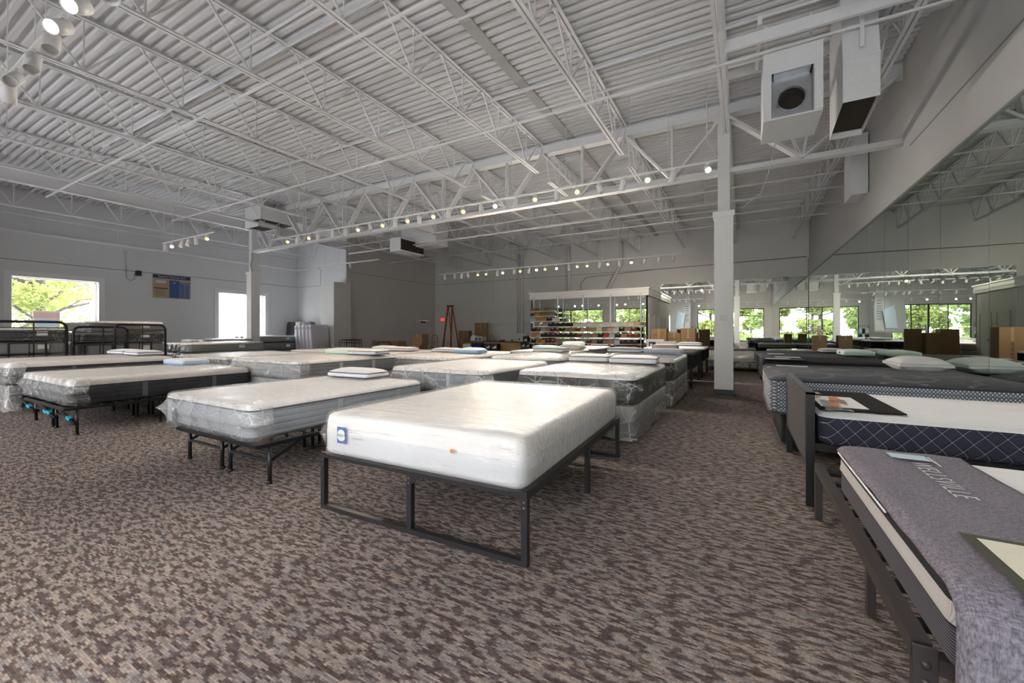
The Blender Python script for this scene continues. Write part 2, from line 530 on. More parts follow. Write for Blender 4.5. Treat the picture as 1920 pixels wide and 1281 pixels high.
def knit():
    b = NB('knit_side')
    x, y, z = b.sep()
    u = b.math('ADD', x, y)
    row = b.math('FLOOR', b.math('MULTIPLY', z, 58.0))
    sh = b.math('MULTIPLY', b.math('MODULO', row, 2.0), .5)
    a = b.math('FRACT', b.math('ADD', b.math('MULTIPLY', u, 38.0), sh))
    zz = b.math('FRACT', b.math('MULTIPLY', z, 58.0))
    t = b.math('MULTIPLY', b.ramp(a, [(.25, 1), (.45, 0)]), b.ramp(zz, [(.12, 0), (.3, 1)]))
    big = b.math('ABSOLUTE', b.math('SINE', b.math('MULTIPLY', z, PI / .075)))
    t = b.math('MULTIPLY', t, b.ramp(big, [(.08, .1), (.3, 1)]))
    col = b.mix(t, (.12, .13, .155), (.60, .62, .66))
    b.fin(col, .9, 0, b.bump(b.math('POWER', big, .4), .6, .012), .15)
    M['knit_side'] = b.mat
    b = NB('knit_top')
    v = b.mapping((1.6, 2.2, 1))
    sp = b.vor(1.4, 'F1', 'Distance', vec=v, rnd=.8)
    rings = b.wave(9, 1.5, 2, 1, typ='RINGS', vec=b.mapping((1.0, 1.3, 1), (.4, .2, 0)))
    t = b.math('MULTIPLY', b.ramp(sp, [(.42, 0), (.5, 1), (.55, .0)]), b.ramp(rings, [(.5, 0), (.7, 1)]))
    col = b.mix(b.math('MULTIPLY', t, .5), b.mix(b.noise(5, 3), (.05, .052, .062), (.085, .088, .1)), (.34, .35, .4))
    b.fin(col, .85, 0, b.bump(b.noise(3.2, 2), .6, .05), .2)
    M['knit_top'] = b.mat
    b = NB('mesh_side')
    x, y, z = b.sep()
    r = b.math('FRACT', b.math('MULTIPLY', z, 120.0))
    t = b.ramp(r, [(.35, 0), (.55, 1)])
    col = b.mix(b.math('MULTIPLY', t, .75), (.03, .028, .034), (.22, .21, .25))
    b.fin(col, .9, 0, None, .15)
    M['mesh_side'] = b.mat
    b = NB('ribbed_cream')
    x, y, z = b.sep()
    r = b.math('FRACT', b.math('MULTIPLY', b.math('ADD', x, y), 140.0))
    col = b.mix(b.ramp(r, [(.3, 0), (.6, 1)]), (.44, .41, .40), (.60, .57, .56))
    b.fin(col, .9)
    M['ribbed_cream'] = b.mat
    b = NB('cover_grey')
    hz = b.noise(1, 3, .7, vec=b.mapping((260, 60, 60)))
    hz2 = b.noise(1, 2, .6, vec=b.mapping((60, 300, 60)))
    f = b.math('MULTIPLY', b.math('ADD', hz, hz2), .5)
    col = b.mix(b.ramp(f, [(.38, 0), (.62, 1)]), (.112, .098, .117), (.285, .268, .315))
    b.fin(col, .95, 0, b.bump(f, .4, .004), .15)
    M['cover_grey'] = b.mat
    b = NB('uphol_grey')
    f = b.noise(1, 2, .6, vec=b.mapping((120, 120, 120)))
    b.fin(b.mix(b.ramp(f, [(.35, 0), (.65, 1)]), (.04, .038, .042), (.10, .096, .10)), .95, 0, b.bump(f, .5, .004), .15)
    M['uphol_grey'] = b.mat
    b = NB('camo_film')
    f = b.noise(6, 3, .6, 1.5)
    b.fin(b.mix(b.ramp(f, [(.42, 0), (.5, 1)]), (.02, .02, .022), (.55, .54, .52)), .3)
    M['camo_film'] = b.mat
knit()
plain('pillow_white', (.84, .84, .85), .85, ns=6, nz=.03)
plain('pillow_blue', (.30, .5, .78), .8)
plain('pillow_aqua', (.55, .75, .82), .8)
plain('pillow_green', (.6, .8, .7), .8)
plain('pillow_pink', (.78, .68, .68), .8)
plain('pillow_pale', (.74, .82, .86), .8)
plain('pillow_lilac', (.74, .72, .80), .8)
plain('piping_dark', (.03, .032, .04), .8)
plain('piping_grey', (.13, .135, .15), .8)
plain('strap_grey', (.50, .51, .53), .8)
plain('strap_dark', (.13, .14, .16), .8)
plain('brochure_dark', (.018, .014, .016), .9, spec=.1)
def checks():
    b = NB('blue_check')
    x, y, z = b.sep()
    a = b.math('FRACT', b.math('MULTIPLY', b.math('ADD', x, y), 26.0)); c = b.math('FRACT', b.math('MULTIPLY', z, 26.0))
    t = b.math('MAXIMUM', b.ramp(a, [(.2, 1), (.25, 0)]), b.ramp(c, [(.2, 1), (.25, 0)]))
    b.fin(b.mix(t, (.28, .48, .78), (.75, .82, .9)), .8)
    M['blue_check'] = b.mat
checks()
# ================================================================== room shell
def struct(name, mb, mats, label=None, parent=None):
    o = mb.build(name, mats, parent)
    if parent is None:
        tag(o, label, None, None, 'structure')
    return o

def zc(x):                       # underside of the roof girder's top chord (the roof falls gently to the right)
    return 5.52 - 0.013 * (max(x, -14) + 0.3)
def zd(x):                       # underside of the deck
    return zc(x) + 0.25
WT = 6.15

struct('floor', MB().box(XL - .3, XR + .3, YF - .3, YB + .3, -.12, 0), M['carpet'], 'brown and grey patterned commercial carpet')

# corrugated deck, ribs along x
mb = MB()
pitch = .154
y = YF - .2
xs = [XL - .2, -14, XR + .2]
prof = []
while y < YB + .3:
    prof += [(y, 0), (y + .062, 0), (y + .074, .062), (y + .142, .062)]
    y += pitch
vs = []
for x in xs:
    vs += [(x, py, zd(x) + pz) for py, pz in prof]
n = len(prof)
fs = [(k * n + i, k * n + i + 1, (k + 1) * n + i + 1, (k + 1) * n + i) for k in range(2) for i in range(n - 1)]
mb.add(vs, fs)
mb.add([(XL - .3, YF - .3, 6.2), (XR + .3, YF - .3, 6.2), (XR + .3, YB + .4, 6.2), (XL - .3, YB + .4, 6.2)], [(0, 1, 2, 3)])
struct('ceiling', mb, M['deck'], 'corrugated pale grey metal roof deck')

def wall_holes(axis, pos0, pos1, a0, a1, z0, z1, holes, mb):
    cuts = sorted(set([a0, a1] + [h[0] for h in holes] + [h[1] for h in holes]))
    for u, v in zip(cuts[:-1], cuts[1:]):
        hs = [h for h in holes if h[0] <= u + 1e-6 and h[1] >= v - 1e-6]
        segs = [(z0, z1)] if not hs else [(z0, hs[0][2]), (hs[0][3], z1)]
        for s0, s1 in segs:
            if axis == 'x': mb.box(u, v, pos0, pos1, s0, s1)
            else: mb.box(pos0, pos1, u, v, s0, s1)
    return mb
struct('wall_left', wall_holes('y', XL - .25, XL, YF - .2, YN, 0, WT, LEFT, MB()), M['wall_cool'], 'pale left wall with two windows')
struct('wall_front', wall_holes('x', YF - .2, YF, XL - .25, XR + .2, 0, WT, [(a, b, FZ0, FZ1) for a, b in FRONT], MB()), M['wall_warm'], 'shop front wall with wide windows')
struct('wall_notch', MB().box(XL - .25, XA, YN, YN + .2, 0, WT), M['wall_cool'], 'short pale wall turning the left rear corner')
# alcove wall with a door opening
struct('wall_alcove', wall_holes('y', XA - .2, XA, YN + .2, YB, 0, WT, [(18.66, 19.7, 0, 1.92)], MB()), M['wall_warm'], 'grey wall running back to the rear corner')
mb = MB()
mb.box(XA - .2, XR + .2, YB, YB + .2, 0, WT)
struct('wall_back', mb, M['wall_back'], 'grey rear wall')
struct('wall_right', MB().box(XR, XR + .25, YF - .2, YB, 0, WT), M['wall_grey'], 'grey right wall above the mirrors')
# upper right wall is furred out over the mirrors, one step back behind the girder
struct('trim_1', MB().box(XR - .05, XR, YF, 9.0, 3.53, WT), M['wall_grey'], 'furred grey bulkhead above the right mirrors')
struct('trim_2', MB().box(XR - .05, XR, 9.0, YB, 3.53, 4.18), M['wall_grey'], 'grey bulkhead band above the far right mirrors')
struct('trim_3', MB().box(-3.4, XR - .05, YB - .05, YB, 3.5, 4.25), M['wall_back'], 'grey bulkhead band above the rear mirror')
g = MB()
g.box(XR - .053, XR - .04, YF, 8.7, 4.17, 4.19)
struct('trim_4', g, M['groove'], 'dark panel joint along the right bulkhead')
g = MB(); g.box(XL, XL + .004, YF, YN, 3.62, 3.64)
struct('trim_5', g, M['groove'], 'panel joint along the left wall')
g = MB(); g.box(XL, XA, YN - .004, YN, 3.62, 3.64)
struct('trim_6', g, M['groove'], 'panel joint along the short corner wall')
g = MB(); g.box(XA, XA + .004, YN + .2, YB, 4.2, 4.22); g.box(XA, -3.4, YB - .004, YB, 4.2, 4.22)
struct('trim_7', g, M['groove'], 'panel joint around the rear corner')
struct('baseboard_back', MB().box(XA, XR, YB - .02, YB, 0, .1), M['dark_base'], 'dark vinyl base along the rear wall')
struct('baseboard_left', MB().box(XL, XL + .015, YF, YN, 0, .1), M['dark_base'], 'dark vinyl base along the left wall')
struct('baseboard_right', MB().box(XR - .015, XR, YF, YB, 0, .1), M['dark_base'], 'dark vinyl base along the right wall')
struct('trim_8', MB().box(-3.4, XR - .02, YB - .06, YB, .1, .42), M['trim_paint'], 'white panel below the rear mirror')
# corner box in front of the short wall
struct('trim_9', MB().box(-17.65, XA + .3, YN - .95, YN, 0, 3.6), M['wall_back'], 'tall boxed-in corner enclosure')

# windows
def window_left(n, h, label):
    a, b, c, d = h
    t = MB()
    w_ = .16
    t.box(XL, XL + .03, a - w_, a, c - w_, d + w_); t.box(XL, XL + .03, b, b + w_, c - w_, d + w_)
    t.box(XL, XL + .03, a, b, d, d + w_); t.box(XL, XL + .03, a, b, c - w_, c)
    t.box(XL - .24, XL, a, a + .015, c, d); t.box(XL - .24, XL, b - .015, b, c, d)
    t.box(XL - .24, XL, a, b, d - .015, d); t.box(XL - .24, XL + .02, a, b, c, c + .015)
    t.box(XL - .2, XL - .16, a, a + .05, c, d); t.box(XL - .2, XL - .16, b - .05, b, c, d)
    t.box(XL - .2, XL - .16, a, b, d - .05, d); t.box(XL - .2, XL - .16, a, b, c, c + .05)
    o = struct('window_%d' % n, t, M['trim_paint'], label)
    p = MB().quad((XL - .18, a, c), (XL - .18, b, c), (XL - .18, b, d), (XL - .18, a, d))
    struct('window_pane', p, M['glass'], None, o)
window_left(1, LEFT[0], 'left wall window with green branches outside')
window_left(2, LEFT[1], 'left wall window partly behind the left column')
def window_front(n, x0, x1, mull, trans, label):
    t = MB()
    y0, y1 = YF - .14, YF - .05
    t.box(x0, x0 + .06, y0, y1, FZ0, FZ1); t.box(x1 - .06, x1, y0, y1, FZ0, FZ1)
    t.box(x0, x1, y0, y1, FZ0, FZ0 + .08); t.box(x0, x1, y0, y1, FZ1 - .08, FZ1)
    for x, wd in mull: t.box(x - wd / 2, x + wd / 2, y0, y1, FZ0, FZ1)
    for a, b, z in trans: t.box(a, b, y0, y1, z - .03, z + .03)
    o = struct('window_%d' % n, t, M['black_metal'], label)
    p = MB().quad((x0, YF - .1, FZ0), (x1, YF - .1, FZ0), (x1, YF - .1, FZ1), (x0, YF - .1, FZ1))
    struct('window_pane', p, M['glass'], None, o)
window_front(3, -3.85, 1.75, [(-2.62, .05), (-1.35, .12), (-.31, .06)], [(-1.35, 1.75, 2.7)], 'shop front window nearest the right wall')
window_front(4, -10.5, -5.87, [(-9.2, .06), (-8.1, .12), (-7.1, .08), (-6.6, .08)], [(-8.1, -6.6, .75), (-7.1, -5.87, 1.2)], 'shop front window with the neon sign')
window_front(5, -16.3, -11.6, [(-14.9, .1), (-13.2, .06)], [], 'shop front window farthest left')

# doors
d = MB()
d.box(XA - .02, XA + .03, 18.58, 18.66, 0, 2.0); d.box(XA - .02, XA + .03, 19.7, 19.78, 0, 2.0); d.box(XA - .02, XA + .03, 18.66, 19.7, 1.92, 2.0)
o = struct('door_1', d, M['wall_back'], 'grey steel door in the rear corner')
struct('door_leaf', MB().rbox(XA - .06, XA - .015, 18.665, 19.695, .01, 1.915, .004), M['wall_back'], None, o)
struct('door_closer', MB().box(XA - .015, XA + .07, 18.95, 19.3, 1.78, 1.86).bar((XA + .05, 19.0, 1.87), (XA + .2, 18.9, 1.9), .025, .012).bar((XA + .2, 18.9, 1.9), (XA + .02, 18.72, 1.95), .025, .012), M['black_plastic'], None, o)
struct('door_handle', MB().cyl((XA - .015, 18.78, .95), (XA + .05, 18.78, .95), .025).bar((XA + .05, 18.78, .95), (XA + .05, 18.9, .95), .02, .02), M['chrome'], None, o)

# ------------------------------------------------------------------ mirrors
def mirror_wall(name, label, panels, mat, axis, pos):
    r = empty(name, label, 'mirror', (0, 0, 0))
    for i, (a, b, z0, z1) in enumerate(panels):
        t = (random.random() - .5) * .0016; u = (random.random() - .5) * .0012
        mb = MB()
        e = .003
        if axis == 'y':      # plane x = pos, facing -x
            f = lambda yy, zz: (pos + t * (yy - (a + b) / 2) + u * (zz - (z0 + z1) / 2), yy, zz)
            mb.quad(f(a + e, z0), f(a + e, z1), f(b - e, z1), f(b - e, z0))
        else:
            f = lambda xx, zz: (xx, pos + t * (xx - (a + b) / 2) + u * (zz - (z0 + z1) / 2), zz)
            mb.quad(f(a + e, z0), f(b - e, z0), f(b - e, z1), f(a + e, z1))
        mb.build('mirror_panel', mat, r)
    return r
ys = [YF + 1.25 * i for i in range(0, 19)] + [YB - .03]
mirror_wall('wall_mirror', 'tall mirror wall along the right side above the bed heads', [(a, b, .12, 3.53) for a, b in zip(ys[:-1], ys[1:])], M['mirror_side'], 'y', XR - .02)
xs_ = [-3.38, -1.46, .45, XR - .03]
mirror_wall('wall_mirror', 'large mirror on the rear wall right of the sample rack', [(a, b, .42, 3.5) for a, b in zip(xs_[:-1], xs_[1:])], M['mirror_glass'], 'x', YB - .03)

# ------------------------------------------------------------------ columns
def column(x, y, label):
    r = tag(empty('column', None, None, (x, y, 0)), label, None, None, 'structure')
    r['kind'] = 'structure'
    MB().box(-.105, .105, -.105, .105, 3.6, zc(x) + .02).build('column_post', M['steel_paint'], r)
    c = MB(); c.box(-.165, .165, -.165, .165, .12, 3.5); c.box(-.19, .19, -.19, .19, 3.5, 3.6)
    c.build('column_casing', M['column_paint'], r)
    MB().box(-.17, .17, -.17, .17, 0, .12).build('column_base', M['dark_base'], r)
    p = MB(); p.box(-.2, .2, -.16, .16, zc(x) - .03, zc(x)); p.build('cap_plate', M['steel_paint'], r)
    return r
cR = column(-.32, 9.15, 'white boxed column beside the aisle')
MB().rbox(-.06, .06, -.19, -.165, 1.47, 1.57, .008).build('thermostat', M['white_plastic'], cR)
cL = column(-16.95, 9.15, 'white boxed column near the left wall')
MB().tube([(.1, -.11, 4.35), (.12, -.12, 4.1), (.06, -.13, 3.85), (.14, -.12, 3.62)], .01, 6).build('cable', M['dark_inside'], cL)

# ------------------------------------------------------------------ roof steel
def angle_pair(mb, a, b, s=.05, gap=.02, t=.006):
    """two angles back to back, legs up against the web"""
    a = Vector(a); b = Vector(b); d = (b - a).normalized(); r = d.cross(Vector((0, 0, 1))).normalized()
    for sg in (-1, 1):
        o = r * sg * gap / 2
        mb.bar(a + o + r * sg * s / 2, b + o + r * sg * s / 2, s, t)
        mb.bar(a + o + r * sg * t / 2 + Vector((0, 0, s / 2)), b + o + r * sg * t / 2 + Vector((0, 0, s / 2)), t, s)

def girder(name, y, x0, x1, nodes, label):
    r = tag(empty(name, None, None, (0, 0, 0)), label, None, None, 'structure')
    t = MB()
    ks = [x0, -14, x1] if x0 < -14 else [x0, x1]
    for a, b in zip(ks[:-1], ks[1:]):
        for s in (-.06, .06):
            t.bar((a, y + s, zc(a) + .1), (b, y + s, zc(b) + .1), .012, .2)
        t.bar((a, y, zc(a) + .006), (b, y, zc(b) + .006), .2, .012)
        t.bar((a, y, zc(a) + .2), (b, y, zc(b) + .2), .2, .012)
    t.build('top_chord', M['steel_paint'], r)
    b_ = MB()
    b_.bar((x0, y, 4.37), (x1, y, 4.37), .18, .012)
    for s in (-.03, .03): b_.bar((x0, y + s, 4.42), (x1, y + s, 4.42), .012, .1)
    b_.build('bottom_chord', M['steel_paint'], r)
    wv = MB()
    for (xa, za, xb, zb, s) in nodes:
        z1 = zc(xa) + .02 if za else 4.42; z2 = zc(xb) + .02 if zb else 4.42
        for sg in (-1, 1):
            wv.bar((xa, y + sg * .045, z1), (xb, y + sg * .045, z2), s * .5, s, up=(0, 1, 0))
    wv.build('web', M['steel_paint'], r)
    return r
JX = [1.8, -.27, -2.25, -4.26, -6.31, -8.40, -10.49, -12.62, -14.72]
nd = []
tops = [-.32, -2.25, -4.26, -6.31, -8.40, -10.49, -12.62, -14.72, -16.85]
for a, b in zip(tops[:-1], tops[1:]):
    m_ = (a + b) / 2
    nd += [(a, 1, m_, 0, .075), (b, 1, m_, 0, .09), (m_, 0, m_, 1, .05)]
nd += [(-.32, 1, .95, 0, .1), (.95, 0, 1.15, 1, .07), (2.25, 1, .95, 0, .08), (.95, 0, .55, 1, .05)]
girder('ceiling_girder', 9.15, XA, XR, nd, 'deep trussed girder crossing the room at the columns')
mb = MB()
mb.box(XA - .1, XA + .1, YF, 9.15, 5.26, 5.28); mb.box(XA - .1, XA + .1, YF, 9.15, 5.66, 5.68); mb.box(XA - .05, XA + .05, YF, 9.15, 5.28, 5.66)
mb.box(XA - .05, XA + .05, 9.15, YN + .2, 5.28, 5.66); mb.box(XA - .1, XA + .1, 9.15, YN, 5.26, 5.28)
struct('ceiling_beam', mb, M['steel_paint'], 'solid painted steel beam above the left bay')

def joist(x, y0, y1, n0, label, zb=5.03, mat=None):
    r = tag(empty('ceiling_joist', None, None, (0, 0, 0)), label, None, None, 'structure')
    zt = zc(x) + .19
    t = MB(); angle_pair(t, (x, y0, zt), (x, y1, zt)); t.build('top_chord', M['steel_paint'], r)
    b = MB(); angle_pair(b, (x, y0 + .35, zb), (x, y1 - .35, zb), .045); b.build('bottom_chord', M['steel_paint'], r)
    wv = MB()
    y = n0
    nodes = []
    while y > y0 + .9: y -= 1.22
    y += 1.22
    if y - y0 < .3: y += 1.22
    wv.bar((x, y0 + .05, zt), (x, y0 + .4, zb + .02), .025)
    while y < y1 - .25:
        nodes.append(y)
        for dy in (-.58, 0, .58):
            if y0 < y + dy < y1:
                wv.bar((x, y, zb + .02), (x, y + dy, zt), .028 if dy else .02)
        y += 1.22
    wv.bar((x, y1 - .05, zt), (x, y1 - .4, zb + .02), .025)
    wv.build('web', M['steel_paint'], r)
    return r
for i, x in enumerate(JX):
    nm = ['right of the aisle column', 'over the aisle column'][i] if i < 2 else ORD[i - 2] + ' left of the aisle column'
    joist(x, YF, 9.15, 3.37, 'open-web roof joist %s, front bay' % nm)
    joist(x, 9.15, YB, 9.15 + 1.0, 'open-web roof joist %s, rear bay' % nm)
joist(-19.0, YF, YN, 3.37, 'open-web roof joist over the left side bay', 5.0)
# bridging, braces and services under the deck
mb = MB()
for y, z in ((3.6, 5.02), (6.5, 5.02), (12.2, 5.02), (16.3, 5.02)):
    mb.bar((XA, y, z), (XR, y, z), .03, .03)
for y in (3.9, 6.75, 12.6, 16.8):
    mb.bar((-14, y, zc(-14) + .2), (XR, y, zc(XR) + .2), .05, .012); mb.bar((-14, y + .02, zc(-14) + .18), (XR, y + .02, zc(XR) + .18), .006, .05)
struct('ceiling_bridging', mb, M['steel_paint'], 'rows of thin steel bridging between the joists')
mb = MB()
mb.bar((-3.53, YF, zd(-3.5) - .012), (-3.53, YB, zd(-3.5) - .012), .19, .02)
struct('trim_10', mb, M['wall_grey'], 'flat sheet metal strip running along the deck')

def pipe(name, label, pts, r, mat='steel_paint', hang=(), cat='pipe', group=None, n=8):
    o = MB().tube(pts, r, n).build(name, M[mat])
    tag(o, label, cat, group)
    for (x, y, z0, z1) in hang:
        MB().cyl((x, y, z0), (x, y, z1), .007, 6).build('hanger_rod', M['steel_paint'], o)
    return o
pipe('sprinkler_pipe', 'long white sprinkler pipe behind the girder', [(-11.7, 12.6, 4.79), (XR - .06, 12.6, 4.79)], .032, hang=[(x, 12.6, 4.79, zd(x)) for x in (-8.9, -5.2, -1.6)])
pipe('sprinkler_pipe', 'white sprinkler pipe ending at the black grilled duct box', [(-15.6, 12.6, 4.79), (-12.34, 12.6, 4.79)], .032, hang=[(x, 12.6, 4.79, zd(x)) for x in (-15.3, -13.6)])
pipe('sprinkler_pipe', 'thinner white pipe just below the long sprinkler pipe', [(-6.5, 13.6, 4.68), (XR - .06, 13.6, 4.68)], .02, hang=[(x, 13.6, 4.68, zd(x)) for x in (-5, -1)])
pipe('sprinkler_pipe', 'white sprinkler pipe under the ducts by the right bulkhead', [(-.2, 7.25, 5.4), (XR - .05, 7.25, 5.4)], .03)
pipe('sprinkler_pipe', 'white sprinkler pipe along the left wall', [(XL + .3, YF, 4.55), (XL + .3, YN - .35, 4.50), (XL + .42, YN - .2, 4.50), (-18.9, YN - .2, 4.50), (-18.75, YN - .2, 4.38), (-18.75, YN - .2, 3.62)], .045, hang=[(XL + .3, y, 4.55, 5.6) for y in (3.3, 6.2, 9, 11.5)])
pipe('conduit', 'thin pipe high on the left wall above the sprinkler pipe', [(XL + .55, YF, 5.05), (XL + .55, YN - .1, 5.02)], .022)
pipe('conduit', 'bent white conduit passing under the wide deck strip', [(-8.2, 4.5, 5.42), (-5.3, 4.55, 5.42), (-4.2, 4.6, 5.62), (-1.5, 4.7, 5.62)], .016)
pipe('conduit', 'white conduit with couplings left of the aisle column', [(-6.2, 7.1, 5.45), (-4.6, 7.1, 5.45), (-3.9, 7.1, 5.5), (-2.2, 7.1, 5.5), (-.5, 7.1, 5.52)], .016, hang=[(-5.6, 7.1, 5.45, 5.85), (-1.2, 7.1, 5.5, 5.8)])
pipe('conduit', 'straight white conduit near the close track lights', [(-7.9, 3.3, 5.4), (-4.3, 3.3, 5.4)], .02, hang=[(-7.3, 3.3, 5.4, 5.85), (-4.9, 3.3, 5.4, 5.8)])
pipe('conduit', 'white pipe running back from the left column duct', [(-14.5, 13.2, 4.5), (-18.6, 13.2, 4.5)], .02, hang=[(-15.2, 13.2, 4.5, zd(-15.2)), (-18.0, 13.2, 4.5, zd(-18))])
pipe('conduit', 'curved white conduit looping beneath the ducts', [(.75, 5.9, 5.55), (.78, 5.85, 5.2), (.95, 5.8, 4.98), (1.2, 5.8, 4.98), (1.55, 5.9, 5.1), (1.75, 6.0, 5.15), (2.29, 6.0, 5.3)], .017)
pipe('electric_cable', 'loose white cable hanging from the ceiling beside the aisle column', [(.62, 9.0, 5.45), (.6, 9.0, 5.1), (.5, 9.0, 4.6), (.42, 9.0, 4.2), (.3, 9.0, 3.85), (-.02, 9.02, 3.61)], .008, cat='cable', n=6)
pipe('electric_cable', 'wire dropping to the right end of the long track', [(-.55, 8, 5.6), (-.55, 8, 4.62), (-.48, 8, 4.5), (-.4, 8, 4.31)], .008, cat='cable', n=6)
for x, lb in ((-11.05, 'left'), (-10.9, 'middle'), (-10.68, 'right')):
    pipe('conduit', '%s of three vertical conduits on the rear wall by the electrical box' % lb, [(x, YB - .05, 1.15), (x, YB - .05, 5.6)], .03 if lb != 'middle' else .05, 'wall_back')
pipe('conduit', 'thin conduit looping down the rear wall to a junction', [(-12.63, YB - .04, 4.6), (-12.63, YB - .04, 3.02), (-10.1, YB - .04, 3.06)], .014, 'wall_back')
pipe('conduit', 'straight white vent pipe rising above the sample rack', [(-7.94, YB - .10, 3.1), (-7.94, YB - .10, 5.7)], .09, 'wall_back')
pipe('conduit', 'slanted white vent pipe rising above the sample rack', [(-6.0, YB - .10, 3.1), (-5.2, YB - .10, 4.6), (-5.2, YB - .10, 5.7)], .09, 'wall_back')
pipe('conduit', 'curved dark conduit running right along the rear bulkhead', [(-7.3, YB - .07, 3.1), (-7.28, YB - .07, 3.75), (-7.0, YB - .07, 4.05), (-3.4, YB - .07, 4.2), (XR - .1, YB - .08, 4.28)], .014, 'groove')
pipe('conduit', 'corner downpipe beside the tall boxed enclosure', [(XA + .05, YN - .05, 3.6), (XA + .05, YN - .05, 5.7)], .05, 'wall_back')
o = tag(MB().rbox(-11.15, -10.4, YB - .16, YB, .65, 1.15, .01).build('electrical_box', M['wall_back']), 'grey electrical box at the foot of the rear conduits', 'electrical box')

# ------------------------------------------------------------------ ducts
def duct_square():
    r = empty('air_duct', 'square white duct box with an open round collar', 'duct', (.56, 6.75, 4.05))
    w_, d_, h_ = .32, .38, .86
    o = .2
    b = MB()
    b.box(-w_, w_, d_ - .02, d_, 0, h_); b.box(-w_, -w_ + .02, -d_, d_, 0, h_); b.box(w_ - .02, w_, -d_, d_, 0, h_); b.box(-w_, w_, -d_, d_, h_ - .02, h_)
    b.box(-w_, w_, -d_, d_, -.02, 0)
    b.box(-w_, -o - .03, -d_ - .01, -d_, 0, h_); b.box(o + .03, w_, -d_ - .01, -d_, 0, h_)
    b.box(-o - .03, o + .03, -d_ - .01, -d_, .58, h_)
    b.box(-.28, -.25, .2, .23, h_, 1.6); b.box(.25, .28, .2, .23, h_, 1.6)
    b.build('duct_body', M['steel_paint'], r)
    # recessed galvanised back plate with a round hole
    p = MB(); n = 28; yq = -d_ + .14
    ring = [(math.cos(2 * PI * i / n) * .15, yq, .27 + math.sin(2 * PI * i / n) * .15) for i in range(n)]
    out = []
    for i in range(n):
        a = 2 * PI * i / n; c, s_ = math.cos(a), math.sin(a); k = 1 / max(abs(c), abs(s_))
        out.append((c * k * (o + .03), yq, .29 + s_ * k * .29))
    p.add(ring + out, [(i, (i + 1) % n, n + (i + 1) % n, n + i) for i in range(n)])
    p.box(-o - .03, -o - .02, -d_, yq, 0, .58); p.box(o + .02, o + .03, -d_, yq, 0, .58); p.box(-o, o, -d_, yq, .57, .58)
    p.build('duct_plate', M['galvanized'], r)
    c = MB(); n = 28
    L = []
    for y_ in (yq - .03, yq + .22):
        L.append([(math.cos(2 * PI * i / n) * .152, y_, .27 + math.sin(2 * PI * i / n) * .152) for i in range(n)])
    c.loft(L, cap0=False, cap1=False)
    for i in range(n):
        a = 2 * PI * (i + .5) / n
        c.box(-.008, .008, yq - .035, yq - .028, .15, .172, 0, Matrix.Translation((0, 0, .27)) @ Matrix.Rotation(a, 4, 'Y'))
    c.build('round_collar', M['galvanized'], r)
    MB().cyl((0, yq + .23, .27), (0, yq + .24, .27), .17, 20).build('duct_shade_sheet', M['dark_inside'], r)  # dark disc standing in for the shade behind the collar
duct_square()
def duct_elbow():
    r = empty('air_duct', 'large white elbow duct with an open dark bottom beside the right bulkhead', 'duct', (0, 0, 0))
    x0, x1 = 1.10, 1.46
    prof_o = [(6.70, 5.6), (6.52, 4.66), (6.52, 4.12), (7.42, 4.02), (7.42, 5.6)]
    b = MB()
    for x in (x0, x1):
        b.add([(x, y, z) for y, z in prof_o], [tuple(range(5))])
    for i in (0, 1, 3):
        (ya, za), (yb, zb) = prof_o[i], prof_o[i + 1]
        b.add([(x0, ya, za), (x1, ya, za), (x1, yb, zb), (x0, yb, zb)], [(0, 1, 2, 3)])
    b.box(x0 - .004, x1 + .004, 6.515, 6.525, 4.64, 4.67)
    b.build('duct_body', M['steel_paint'], r)
    MB().quad((x0 + .01, 6.53, 4.2), (x1 - .01, 6.53, 4.2), (x1 - .01, 7.4, 4.1), (x0 + .01, 7.4, 4.1)).build('duct_shade_sheet', M['dark_inside'], r)  # dark sheet across the open mouth, in place of the shade within
    MB().box((x0 + x1) / 2 - .02, (x0 + x1) / 2 + .02, 6.48, 6.51, 4.75, 5.65).build('hanger_strap', M['steel_paint'], r)
duct_elbow()
mb = MB()
mb.bar((-.27, 6.25, 5.1), (1.8, 6.25, 5.08), .05, .15)
mb.bar((-.27, 7.7, 5.5), (1.8, 7.7, 5.48), .05, .12)
mb.bar((.2, 6.25, 5.32), (.2, 7.7, 5.5), .05, .1); mb.bar((1.62, 6.25, 5.1), (1.62, 6.25, 5.6), .06, .06); mb.bar((1.62, 6.25, 5.3), (1.62, 7.7, 5.5), .05, .1)
struct('ceiling_frame', mb, M['steel_paint'], 'steel opening frame around the two ducts')
o = tag(MB().box(XR - .3, XR - .02, 11.3, 12.0, 4.2, 5.5).build('air_duct', M['steel_paint']), 'narrow white vertical duct box on the right bulkhead', 'duct')
def duct_plenum(name, label, x0, x1, y0, y1, z0, sx, sz):
    r = empty('air_duct', label, 'duct', (0, 0, 0))
    b = MB()
    for xa, xb, ya, yb in ((x0, x1, y0, y0 + .02), (x0, x1, y1 - .02, y1), (x0, x0 + .02, y0, y1), (x1 - .02, x1, y0, y1)):
        b.box(xa, xb, ya, yb, z0, 5.75)
    b.build('duct_body', M['steel_paint'], r)
    MB().box(x0 + .02, x1 - .02, y0 + .02, y1 - .02, z0 + .06, z0 + .08).build('duct_shade_sheet', M['dark_inside'], r)  # dark plate that paints the shade in the duct's open bottom
    return r
r = duct_plenum('p', 'white plenum duct with two dark openings at the left column', -15.85, -14.95, 8.25, 8.95, 5.0, 0, 0)
b = MB(); b.box(-14.95, -14.55, 8.1, 9.35, 5.18, 5.62); b.box(-15.3, -14.95, 8.1, 8.25, 5.18, 5.62)
b.build('duct_outlet', M['steel_paint'], r)
